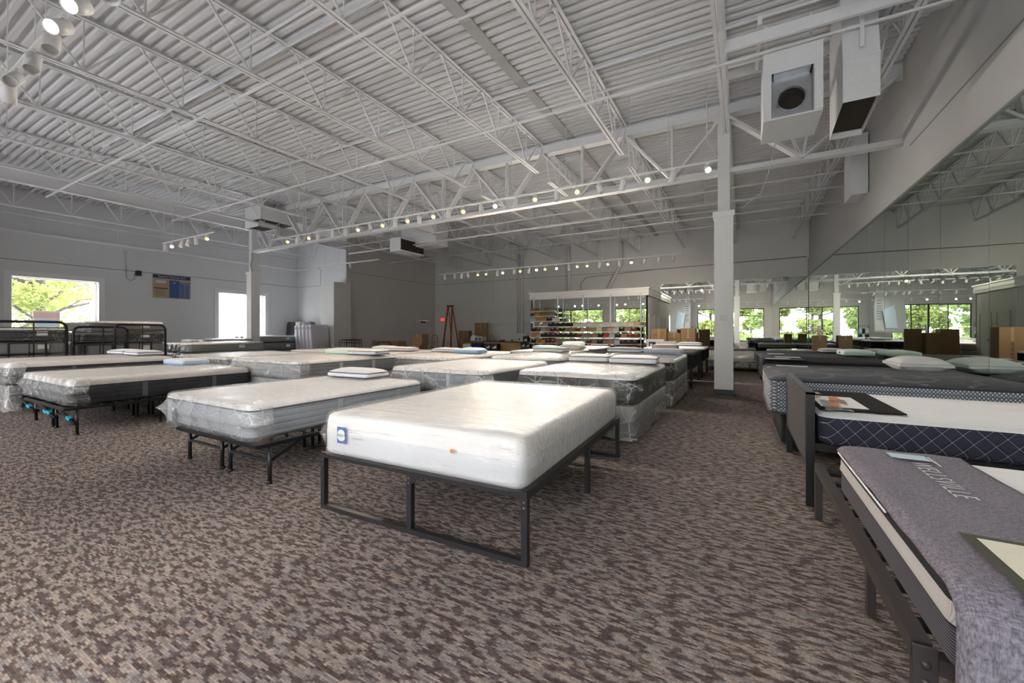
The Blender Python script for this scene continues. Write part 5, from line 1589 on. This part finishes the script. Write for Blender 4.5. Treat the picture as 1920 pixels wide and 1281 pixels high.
carton('open square carton left of the stacked pair', -14.75, 15.2, .55, .5, .55, print_=[(.1, .3, .3, .6)])
carton('tall flat carton leaning at the rear wall above the desk', -13.05, 19.6, .85, .1, 1.75)
carton('carton standing behind the orange ladder', -14.5, 20.05, .75, .3, 1.3)
carton('small carton at the right foot of the ladder', -14.05, 19.3, .45, .4, .8)
# picture-front boxes by the sample cabinet
for x, y, w_, h_, lb in ((-2.86, 16.15, .62, .50, 'rear'), (-2.44, 15.9, .72, .44, 'front')):
    o = tag(MB().rbox(x - w_ / 2, x + w_ / 2, y - .1, y + .1, .46, .46 + h_, .008).build('display_box', M['paper']), '%s white box with a dark picture panel under the cartons' % lb, 'box', 'white picture boxes')
    MB().box(x - w_ / 2 + .08, x + w_ / 2 - .08, y - .103, y - .1, .52, .46 + h_ - .1).build('picture_panel', M['blue_dark'], o)
    MB().box(x - w_ / 2 + .12, x - w_ / 2 + .22, y - .105, y - .103, .6, .46 + h_ - .16).box(x + .05, x + .15, y - .105, y - .103, .6, .46 + h_ - .14).build('print_marks', M['paper'], o)
o = empty('low_bench', 'low dark bench carrying the white picture boxes and cartons', 'bench', (-2.6, 16.0, 0))
MB().box(-.6, .6, -.25, .25, .42, .458).build('bench_top', M['black_metal'], o)
for sx in (-.55, .55):
    for sy in (-.2, .2): MB().box(sx - .02, sx + .02, sy - .02, sy + .02, 0, .42).build('leg', M['black_metal'], o)

# ================================================================== ladder, exit sign, speaker, size chart
r = empty('step_ladder', 'tall orange step ladder by the rear wall', 'ladder', (-14.9, 19.1, 0))
Hh = 2.72
for s in (-1, 1):
    MB().bar((s * .30, -.35, 0), (s * .15, 0, Hh), .05, .10).build('front_rail', M['ladder_orange'], r)
    MB().bar((s * .28, .55, 0), (s * .13, .04, Hh), .03, .06).build('rear_rail', M['ladder_orange'], r)
for k in range(1, 9):
    f = k / 9.0
    hw = .30 - .15 * f
    MB().box(-hw, hw, -.35 + .35 * f - .045, -.35 + .35 * f + .045, Hh * f - .014, Hh * f + .014).build('step', M['alu'], r)
for k in (2, 4, 6):
    f = k / 9.0; hw = .28 - .15 * f
    MB().box(-hw, hw, .55 - .51 * f - .015, .55 - .51 * f + .015, Hh * f - .012, Hh * f + .012).build('rear_brace', M['alu'], r)
MB().rbox(-.2, .2, -.08, .12, Hh - .01, Hh + .06, .01).build('top_cap', M['black_plastic'], r)
r = empty('exit_sign', 'small glowing red exit sign on the rear wall', 'exit sign', (-16.35, YB - .06, 2.0))
MB().rbox(-.17, .17, -.03, .05, -.1, .1, .008).build('sign_housing', M['white_plastic'], r)
MB().box(-.15, .15, -.034, -.03, -.08, .08).build('sign_face', M['exit_red'], r)
text('lettering', 'EXIT', .13, (0, -.036, 0), (PI / 2, 0, 0), M['paper'], r, .001)
for s in (-1, 1):
    MB().cyl((s * .24, -.06, .06), (s * .24, .0, .06), .045, 12).build('emergency_lamp', M['white_plastic'], r)
    MB().bar((s * .15, 0, .03), (s * .24, 0, .06), .02).build('lamp_arm', M['white_plastic'], r)
r = empty('wall_speaker', 'small black speaker on the left wall beside the size chart', 'speaker', (XL, 6.86, 3.55))
MB().rbox(.05, .2, -.085, .085, -.09, .1, .012).build('speaker_body', M['black_plastic'], r)
MB().box(0, .06, -.03, .03, -.03, .03).build('wall_mount', M['grey_metal'], r)
MB().tube([(.02, -.1, -.03), (.02, -.08, -.22), (.02, -.2, -.30), (.02, -.33, -.2), (.02, -.34, .2)], .006, 6).build('cable', M['grey_metal'], r)
o = MB().tube([(XL + .02, 6.5, 3.72), (XL + .02, 6.5, 4.47)], .018, 6).build('conduit', M['wall_cool'])
tag(o, 'short conduit dropping from the wall pipe to the speaker', 'pipe')
MB().rbox(XL, XL + .06, 6.44, 6.56, 4.38, 4.47, .006).build('junction_box', M['wall_cool'], o)
r = empty('size_chart_sign', 'tan and blue mattress size chart on the left wall', 'sign', (XL, 8.0, 3.12))
W_, H_ = 1.30, .96
MB().rbox(0, .02, -W_ / 2, W_ / 2, -H_ / 2, H_ / 2, .004).build('sign_board', M['tan_board'], r)
MB().box(.02, .022, -W_ / 2, W_ / 2, H_ / 2 - .14, H_ / 2).build('title_band', M['blue_dark'], r)
RX = (PI / 2, 0, PI / 2)
text('lettering', 'Standard Mattress Sizes', .10, (.024, 0, H_ / 2 - .07), RX, M['paper'], r, .0008)
MB().box(.02, .022, -.10, .26, -H_ / 2 + .03, H_ / 2 - .2).build('size_table', M['blue_board'], r)
MB().box(.02, .022, .28, .42, -H_ / 2 + .03, H_ / 2 - .26).box(.02, .022, .45, .61, -H_ / 2 + .03, H_ / 2 - .26).build('inch_columns', M['blue_mid'], r)
text('lettering', 'SIZE', .06, (.024, .08, H_ / 2 - .30), RX, M['paper'], r, .0006)
text('lettering', 'inches', .04, (.024, .35, H_ / 2 - .32), RX, M['paper'], r, .0006)
text('lettering', 'inches', .04, (.024, .53, H_ / 2 - .32), RX, M['paper'], r, .0006)
MB().box(.02, .023, -.55, -.22, .14, .24).build('bed_picture', M['pale_blue'], r)
MB().box(.02, .023, -.62, -.16, .02, .05).box(.02, .023, -.62, -.2, -.02, .0).build('orange_lines', M['orange_ink'], r)
MB().box(.02, .023, -.62, -.15, -.1, -.06).build('dark_bar', M['blue_dark'], r)
g = MB()
for k in range(7): g.box(.02, .023, -.58, -.24 - .03 * (k % 3), -.16 - k * .038, -.148 - k * .038)
g.build('small_print', M['piping_grey'], r)

# ================================================================== desk and its things
r = empty('sales_desk', 'honey wood sales desk with a dark top at the rear wall', 'desk', (-10.9, 18.4, 0))
MB().box(-2.2, 1.95, -.4, .4, .70, .74).build('desk_top', M['black_plastic'], r)
MB().box(-2.15, 1.9, -.36, -.33, .02, .70).build('front_panel', M['wood_honey'], r)
for s in (-2.15, 0, 1.87): MB().box(s, s + .03, -.36, .38, 0, .70).build('side_panel', M['wood_honey'], r)
def item(name, label, cat, x0, x1, y0, y1, z0, z1, mat, group=None, b=.006):
    return tag(MB().rbox(x0, x1, y0, y1, z0, z1, b).build(name, M[mat]), label, cat, group)
o = item('product_box', 'white boxed pair of items on the left end of the desk', 'box', -12.75, -12.0, 18.1, 18.5, .742, .98, 'paper')
MB().box(-12.45, -12.27, 18.096, 18.1, .77, .94).box(-12.22, -12.05, 18.096, 18.1, .77, .94).build('picture_panel', M['piping_grey'], o)
item('product_box', 'small pale box on top of the white boxed pair', 'box', -12.72, -12.45, 18.15, 18.4, .982, 1.06, 'cream_paper')
r = empty('wire_easel', 'black triangular wire stand on the desk', 'stand', (-11.55, 18.4, .742))
MB().tube([(-.2, 0, .02), (0, 0, .36), (.2, 0, .02)], .012, 6).cyl((-.2, 0, .02), (.2, 0, .02), .012, 6).build('wire_frame', M['black_metal'], r)
MB().box(-.25, .25, -.1, .1, 0, .02).build('stand_base', M['black_plastic'], r)
item('telephone', 'black desk telephone in the middle of the desk', 'telephone', -11.0, -10.8, 18.25, 18.45, .742, .82, 'black_plastic')
item('card_holder', 'small dark card holder right of the telephone', 'card holder', -10.35, -10.28, 18.3, 18.36, .742, .84, 'black_plastic')
o = item('photo_frame', 'white photo frame on the desk', 'photo frame', -9.98, -9.78, 18.3, 18.33, .742, .98, 'paper')
MB().box(-9.93, -9.83, 18.297, 18.3, .79, .93).build('photo', M['piping_grey'], o)
item('paper_sign', 'tilted white paper sign near the right end of the desk', 'sign', -9.35, -9.1, 18.3, 18.33, .742, 1.06, 'paper')
for k, (x, z, y) in enumerate(((-9.2, .745, 17.75), (-8.95, .745, 17.75), (-9.2, .88, 17.75), (-8.95, .88, 17.75), (-9.08, 1.015, 17.75))):
    pass
r = empty('printer', 'grey office printer at the right end of the desk', 'printer', (-9.17, 18.55, .742))
MB().rbox(-.2, .2, -.2, .2, 0, .26, .02).build('printer_body', M['grey_metal'], r)
MB().rbox(-.16, .16, -.23, -.18, .04, .1, .008).build('paper_tray', M['white_plastic'], r)
for k, (x, y, z) in enumerate(((-9.2, 17.55, .0), (-8.94, 17.55, .0), (-9.2, 17.55, .28), (-8.94, 17.55, .28), (-9.07, 17.55, .56))):
    pos = ['bottom left', 'bottom right', 'middle left', 'middle right', 'topmost'][k]
    o = item('product_box', '%s black product box of the pile at the right end of the desk' % pos, 'box', x - .12, x + .12, y - .15, y + .15, .2 + z + .001, .2 + z + .275, 'black_plastic', 'black product boxes')
    MB().add([(x - .1, y - .152, .25 + z), (x + .1, y - .152, .25 + z), (x + .1, y - .152, .38 + z)], [(0, 1, 2)]).build('white_triangle', M['paper'], o)
item('display_plinth', 'low dark plinth under the black product boxes', 'plinth', -9.35, -8.8, 17.38, 17.72, 0, .2, 'black_plastic')
item('product_box', 'blue box below the desk front at its left end', 'box', -12.3, -11.75, 17.55, 17.9, .0, .66, 'blue_dark')
item('product_box', 'white box below the desk front at its left end', 'box', -12.85, -12.35, 17.55, 17.9, .0, .6, 'paper')
for x, q in ((-11.35, 'left'), (-10.95, 'right')):
    o = item('product_box', '%s black box with a white triangle before the desk front' % q, 'box', x - .18, x + .18, 17.6, 17.9, .0, .64, 'black_plastic')
    MB().add([(x - .14, 17.598, .40), (x + .14, 17.598, .40), (x + .14, 17.598, .56)], [(0, 1, 2)]).build('white_triangle', M['paper'], o)
# hand truck by the corner door
r = empty('hand_truck', 'orange hand truck beside the stacked cartons', 'hand truck', (-13.35, 15.9, 0))
MB().tube([(-.16, 0, .1), (-.16, 0, .95), (-.1, 0, 1.08), (.1, 0, 1.08), (.16, 0, .95), (.16, 0, .1)], .02, 8).build('tube_frame', M['ladder_orange'], r)
MB().box(-.16, .16, -.01, .01, .35, .39).box(-.16, .16, -.01, .01, .7, .74).build('cross_bars', M['ladder_orange'], r)
MB().box(-.2, .2, -.25, 0, .0, .015).build('toe_plate', M['black_metal'], r)
for s in (-1, 1): MB().cyl((s * .2, .06, .12), (s * .25, .06, .12), .12, 16).build('wheel', M['black_plastic'], r)

# ================================================================== mirrored cabinet and sample rack
r = empty('mirrored_cabinet', 'walk-in cabinet with mirrored front and white crown behind the sample rack', 'cabinet', (0, 0, 0))
cx0, cx1, cy0, cy1 = -8.75, -3.40, 17.4, YB
b = MB(); b.box(cx1 - .05, cx1, cy0, cy1, 0, 2.75); b.box(cx0, cx0 + .05, cy0, cy1, 0, 2.75); b.box(cx0, cx1, cy0, cy0 + .05, 0, 2.75)
b.build('cabinet_walls', M['wall_back'], r)
b = MB(); b.box(cx0 - .06, cx1 + .06, cy0 - .06, cy1, 2.75, 3.02); b.box(cx0 - .1, cx1 + .1, cy0 - .1, cy1, 3.02, 3.08); b.box(cx0 - .08, cx1 + .08, cy0 - .08, cy1, 2.86, 2.88)
b.build('crown', M['trim_paint'], r)
nP = 4
for k in range(nP):
    a0 = cx0 + .05 + (cx1 - cx0 - .1) * k / nP; a1 = cx0 + .05 + (cx1 - cx0 - .1) * (k + 1) / nP
    t = (random.random() - .5) * .002
    MB().quad((a0 + .004, cy0 - .004 + t, .1), (a1 - .004, cy0 - .004 - t, .1), (a1 - .004, cy0 - .004 - t, 2.74), (a0 + .004, cy0 - .004 + t, 2.74)).build('mirror_panel', M['mirror_glass'], r)
for ya, yb in ((17.75, 18.55), (19.0, 19.8)):
    d_ = MB(); d_.box(cx1, cx1 + .02, ya - .06, ya, 0, 1.98); d_.box(cx1, cx1 + .02, yb, yb + .06, 0, 1.98); d_.box(cx1, cx1 + .02, ya, yb, 1.92, 1.98)
    d_.box(cx1, cx1 + .008, ya, yb, .01, 1.92)
    dr = d_.build('door', M['wall_back'], r)
    MB().cyl((cx1, yb - .08, .95), (cx1 + .06, yb - .08, .95), .025, 10).build('door_knob', M['chrome'], dr)
RY = 16.85
r = empty('sample_rack', 'chrome shelf rack hung with carpet samples before the mirrored cabinet', 'rack', (0, RY, 0))
ux = [-8.45, -7.25, -6.05, -4.85, -3.60]
for x in ux: MB().box(x - .018, x + .018, .22, .26, 0, 2.85).build('upright', M['alu'], r)
SH = [(.46, -8.5, -3.55), (.74, -8.5, -3.55), (1.01, -8.5, -3.5), (1.26, -8.5, -3.6), (1.48, -8.3, -3.45), (1.72, -8.5, -7.0), (1.95, -8.5, -7.2), (2.18, -8.5, -7.2)]
for z, a, b_ in SH:
    s = MB(); s.box(a, b_, -.13, .22, z - .012, z)
    s.box(a, b_, -.14, -.13, z - .02, z + .015)
    for x in ux:
        if a - .1 <= x <= b_ + .1: s.bar((x, .22, z - .1), (x, -.1, z - .01), .02, .05)
    s.build('shelf', M['alu'], r)
PAL = [('dark brown', (.035, .02, .018)), ('maroon', (.10, .018, .02)), ('red-brown', (.16, .045, .03)), ('tan', (.32, .21, .14)), ('dusty rose', (.34, .19, .16)),
       ('beige', (.46, .35, .25)), ('amber', (.52, .24, .05)), ('red', (.5, .06, .04)), ('sea green', (.22, .38, .30)), ('pale blue', (.35, .48, .52)), ('olive', (.22, .19, .11)),
       ('black', (.02, .016, .018)), ('navy', (.012, .014, .035)), ('cream', (.62, .57, .54)), ('purple', (.16, .07, .2)), ('golden brown', (.22, .13, .04))]
for n_, c_ in PAL: plain('carpet_' + n_.replace(' ', '_'), c_, .95, ns=60, nz=.3)
PN = [p[0] for p in PAL]
def sample_mesh(wd, ht):
    """a folded sample: sloping top that bends down over the shelf lip"""
    pr = [(.17, .002), (.17, .05), (.02, ht), (-.06, ht * .98), (-.125, ht * .72), (-.165, .01), (-.15, .002)]
    o = MB(); n = len(pr)
    vs = [(x, y, z) for x in (-wd / 2, wd / 2) for y, z in pr]
    o.add(vs, [(i, n + i, n + (i + 1) % n, (i + 1) % n) for i in range(n)] + [tuple(range(n)), tuple(range(2 * n - 1, n - 1, -1))])
    return o
rd = random.Random(12)
rows = [
    (.46, -8.4, -3.65, 20, [rd.choice([0, 3, 4, 1, 10]) for _ in range(20)], 'lowest shelf'),
    (.74, -8.4, -3.65, 20, [0, 6, 6, 1, 2, 4, 8, 4, 2, 4, 9, 2, 3, 0, 10, 4, 9, 0, 0, 0], 'second shelf from the bottom'),
    (1.01, -8.4, -3.6, 20, [6, 5, 0, 0, 1, 0, 0, 0, 0, 2, 4, 10, 4, 11, 7, 9, 0, 3, 2, 2], 'third shelf from the bottom'),
    (1.26, -8.4, -3.7, 20, [0, 2, 5, 3, 1, 2, 0, 10, 3, 2, 5, 3, 3, 13, 4, 5, 13, 0, 3, 2], 'fourth shelf from the bottom'),
    (1.48, -7.55, -3.55, 17, [12, 12, 12, 12, 12, 13, 13, 13, 13, 13, 13, 13, 13, 13, 13, 13, 5], 'top full-width shelf'),
    (1.72, -8.45, -7.1, 5, [9, 6, 6, 0, 13], 'lowest short shelf'),
    (1.95, -8.45, -7.3, 5, [15, 6, 15, 15, 10], 'middle short shelf'),
    (2.18, -8.45, -7.3, 5, [15, 15, 10, 15, 10], 'highest short shelf'),
]
for z, a, b_, n, cols, wsh in rows:
    wd = (b_ - a) / n
    for k in range(n):
        c = PN[cols[k]]
        o = sample_mesh(wd * .95, .17 if n > 10 else .15).build('carpet_sample', M['carpet_' + c.replace(' ', '_')], None, (a + wd * (k + .5), RY, z + .001))
        tag(o, '%s carpet sample, %s from left on the rack\'s %s' % (c, ORD[k], wsh), 'carpet sample', 'carpet samples on the %s' % wsh)
        if cols[k] in (0, 1, 2, 11, 12):
            MB().box(-.045, .045, -.12, -.119, .125, .145).build('sample_label', M['paper'], o)
        if cols[k] == 13 and n == 17:
            MB().add([(-wd * .42, -.128, .125), (wd * .42, -.128, .125), (wd * .42, .0, .176), (-wd * .42, .0, .176)], [(0, 1, 2, 3)]).build('dark_cover', M['carpet_dark_brown'], o)

# ================================================================== seen in the mirrors: banner, rack, person
r = empty('hanging_banner', 'large white banner with pale print hung from the roof near the shop front', 'banner', (-5.15, -1.0, 0))
b = MB(); N = 16; V = []
for i in range(N + 1):
    for j in range(N + 1):
        u, v = i / N, j / N
        top = 4.95 - .55 * u - .25 * math.sin(u * PI)
        z = 1.15 + v * (top - 1.15)
        V.append((.92 - 1.84 * u, .08 * math.sin(u * 9 + v * 3) * v + .05 * math.sin(v * 8 + u * 5), z))
b.add(V, [(i * (N + 1) + j, (i + 1) * (N + 1) + j, (i + 1) * (N + 1) + j + 1, i * (N + 1) + j + 1) for i in range(N) for j in range(N)], 0, True)
b = b.build('banner_cloth', M['strap_grey'], r); b.modifiers.new('thickness', 'SOLIDIFY').thickness = .004
g = MB(); g.add([(-.4, .14, 1.5), (.3, .14, 1.5), (.45, .14, 2.9), (-.2, .14, 3.3)], [(0, 1, 2, 3)]); g.build('printed_picture', M['pale_blue'], r)
g = MB()
for k in range(8): g.box(.5, .78, .13, .14, 2.2 + k * .2, 2.24 + k * .2)
g.build('printed_lines', M['piping_grey'], r)
for x, z in ((.9, 4.93), (-.9, 4.4)): MB().cyl((x, 0, z), (x, 0, 5.1), .006, 6).build('cord', M['grey_metal'], r)
r = empty('wire_rack', 'tall black wire rack of dark pillows near the shop front', 'rack', (-4.0, -2.9, 0))
m = MB()
for x in (-.3, .3):
    for y in (-.2, .2): m.cyl((x, y, 0), (x, y, 1.75), .014, 6)
for z in (.1, .6, 1.1, 1.74):
    for k in range(7): m.cyl((-.3 + .1 * k, -.2, z), (-.3 + .1 * k, .2, z), .006, 6)
    for y in (-.2, .2): m.cyl((-.3, y, z), (.3, y, z), .01, 6)
m.build('wire_frame', M['black_metal'], r)
for k, z in enumerate((.11, .61, 1.11)):
    for j in range(3):
        o = MB().rbox(-.085, .085, -.17, .17, 0, .40, .05).build('pillow', M['side_dark' if (j + k) % 2 else 'pillow_pale'], None, (-4.0 - .19 + .19 * j, -2.9, z + .012))
        tag(o, '%s pillow on the %s level of the black wire rack' % (('left', 'middle', 'right')[j], ('bottom', 'middle', 'top')[k]), 'pillow', 'pillows on the wire rack')
for i, (x, lab) in enumerate(((-7.2, 'dark mattress on a low frame by the shop front, far one'), (-2.7, 'dark mattress on a low frame by the shop front, behind the person'))):
    mattress(lab, x - .8, x + .8, -3.3, -1.3 - .1 * i, .40, .66, 'knit_top', 'side_dark', seed=300 + i, piping='piping_dark')
    boxspring('black foundation of the ' + lab.replace('mattress on a low frame', 'bed'), x - .75, x + .75, -3.25, -1.4 - .1 * i, .03, .395, 'side_black', None, 310 + i)
# ================================================================== person by the camera, seen only in the mirrors
def skin_body(name, joints, edges, mat, parent, sub=2, root=0):
    me = bpy.data.meshes.new(name)
    me.from_pydata([j[0] for j in joints], edges, [])
    o = link(bpy.data.objects.new(name, me), parent)
    me.materials.append(mat)
    o.modifiers.new('skin', 'SKIN').use_smooth_shade = True
    if not me.skin_vertices: 
        bm = bmesh.new(); bm.from_mesh(me); bm.verts.layers.skin.verify(); bm.to_mesh(me); bm.free()
    for v, j in zip(me.skin_vertices[0].data, joints):
        r = j[1] if hasattr(j[1], '__len__') else (j[1], j[1])
        v.radius = r
    me.skin_vertices[0].data[root].use_root = True
    sd = o.modifiers.new('smooth', 'SUBSURF'); sd.levels = sub; sd.render_levels = sub
    return o
def person():
    r = empty('person', 'person in a pink shirt and blue jeans leaning forward, seen in the mirror', 'person', (-.78, -.55, 0), math.radians(-25))
    J = [((0, 0, .93), (.13, .10)), ((0, .02, 1.08), (.115, .085)), ((0, .10, 1.26), (.14, .09)), ((0, .16, 1.38), (.10, .07)), ((0, .20, 1.44), .05), ((0, .22, 1.50), .05),
         ((.17, .14, 1.35), .05), ((.22, .22, 1.10), .042), ((.16, .42, 1.05), .033), ((.14, .48, 1.05), (.036, .02)),
         ((-.17, .14, 1.35), .05), ((-.24, .12, 1.08), .042), ((-.22, .26, .88), .033), ((-.22, .30, .82), (.036, .02)),
         ((.1, 0, .88), .09), ((.13, .02, .48), .062), ((.14, -.02, .09), .045),
         ((-.1, 0, .88), .09), ((-.14, .0, .48), .062), ((-.16, -.05, .09), .045)]
    E = [(0, 1), (1, 2), (2, 3), (3, 4), (4, 5), (3, 6), (6, 7), (7, 8), (8, 9), (3, 10), (10, 11), (11, 12), (12, 13), (0, 14), (14, 15), (15, 16), (0, 17), (17, 18), (18, 19)]
    # fingers and thumbs
    for base, d, up in ((9, Vector((-.02, .95, -.1)), Vector((0, 0, 1))), (13, Vector((.0, .5, -.85)), Vector((0, .85, .5)))):
        p = Vector(J[base][0]); side = Vector((1, 0, 0)); d = d.normalized()
        for k, (off, ln) in enumerate(((-.026, .062), (-.009, .074), (.009, .07), (.026, .055))):
            a = p + d * .05 + side * off; b_ = a + d * ln * .55 - up * .006; c = b_ + d * ln * .45 - up * .022
            i = len(J); J += [(tuple(a), .009), (tuple(b_), .0085), (tuple(c), .007)]; E += [(base, i), (i, i + 1), (i + 1, i + 2)]
        s = -1 if base == 9 else 1
        a = p + d * .012 + side * s * .034; b_ = a + d * .035 + side * s * .016; i = len(J)
        J += [(tuple(a), .011), (tuple(b_), .009)]; E += [(base, i), (i, i + 1)]
    body = skin_body('body', J, E, M['skin'], r)
    h = MB(); L = []
    for k in range(13):
        t = -1 + 2 * k / 12; s = math.sqrt(max(0, 1 - t * t)) or .02
        wj = 1 - .22 * max(0, -t - .1)
        L.append([(math.cos(2 * PI * i / 24) * .077 * s * wj, .255 + math.sin(2 * PI * i / 24) * .098 * s + (.012 if t < -.5 else 0), 1.585 + t * .118) for i in range(24)])
    h.loft(L)
    h.add([(-.014, .345, 1.565), (.014, .345, 1.565), (0, .378, 1.568), (0, .348, 1.612)], [(0, 1, 2), (0, 2, 3), (1, 3, 2)], 0, True)
    for s in (-1, 1): h.rbox(s * .078 - .01, s * .078 + .01, .235, .275, 1.565, 1.62, .008)
    hd = h.build('head', M['skin'], body)
    e = MB()
    for s in (-1, 1): e.cyl((s * .03, .335, 1.592), (s * .03, .347, 1.592), .011, 10)
    e.build('eyes', M['eye'], hd)
    MB().rbox(-.024, .024, .338, .352, 1.527, 1.537, .003).build('mouth', M['pillow_pink'], hd)
    L = []
    for k in range(8):
        t = -.15 + 1.15 * k / 7; s = math.sqrt(max(0, 1 - t * t)) or .02
        L.append([(math.cos(2 * PI * i / 24) * .086 * s, .24 + math.sin(2 * PI * i / 24) * .104 * s - (.0 if math.sin(2 * PI * i / 24) < .3 else .03 * (1 - t)), 1.595 + t * .128) for i in range(24)])
    MB().loft(L, cap0=False).build('hair', M['hair'], body)
    sj = [((0, 0, .90), (.145, .115)), ((0, .02, 1.08), (.13, .10)), ((0, .10, 1.26), (.155, .105)), ((0, .15, 1.37), (.115, .085)),
          ((.17, .14, 1.35), .063), ((.205, .19, 1.19), .056), ((-.17, .14, 1.35), .063), ((-.215, .13, 1.18), .056)]
    skin_body('shirt', sj, [(0, 1), (1, 2), (2, 3), (3, 4), (4, 5), (3, 6), (6, 7)], M['shirt'], body)
    jj = [((0, 0, .92), (.14, .11)), ((.1, 0, .84), .1), ((.13, .02, .48), .075), ((.14, -.02, .07), .06), ((-.1, 0, .84), .1), ((-.14, .0, .48), .075), ((-.16, -.05, .07), .06)]
    skin_body('jeans', jj, [(0, 1), (1, 2), (2, 3), (0, 4), (4, 5), (5, 6)], M['jeans'], body)
    for x, y in ((.14, -.02), (-.16, -.05)):
        MB().rbox(x - .05, x + .05, y - .08, y + .2, 0, .085, .03).build('shoe', M['shoe'], body)
person()
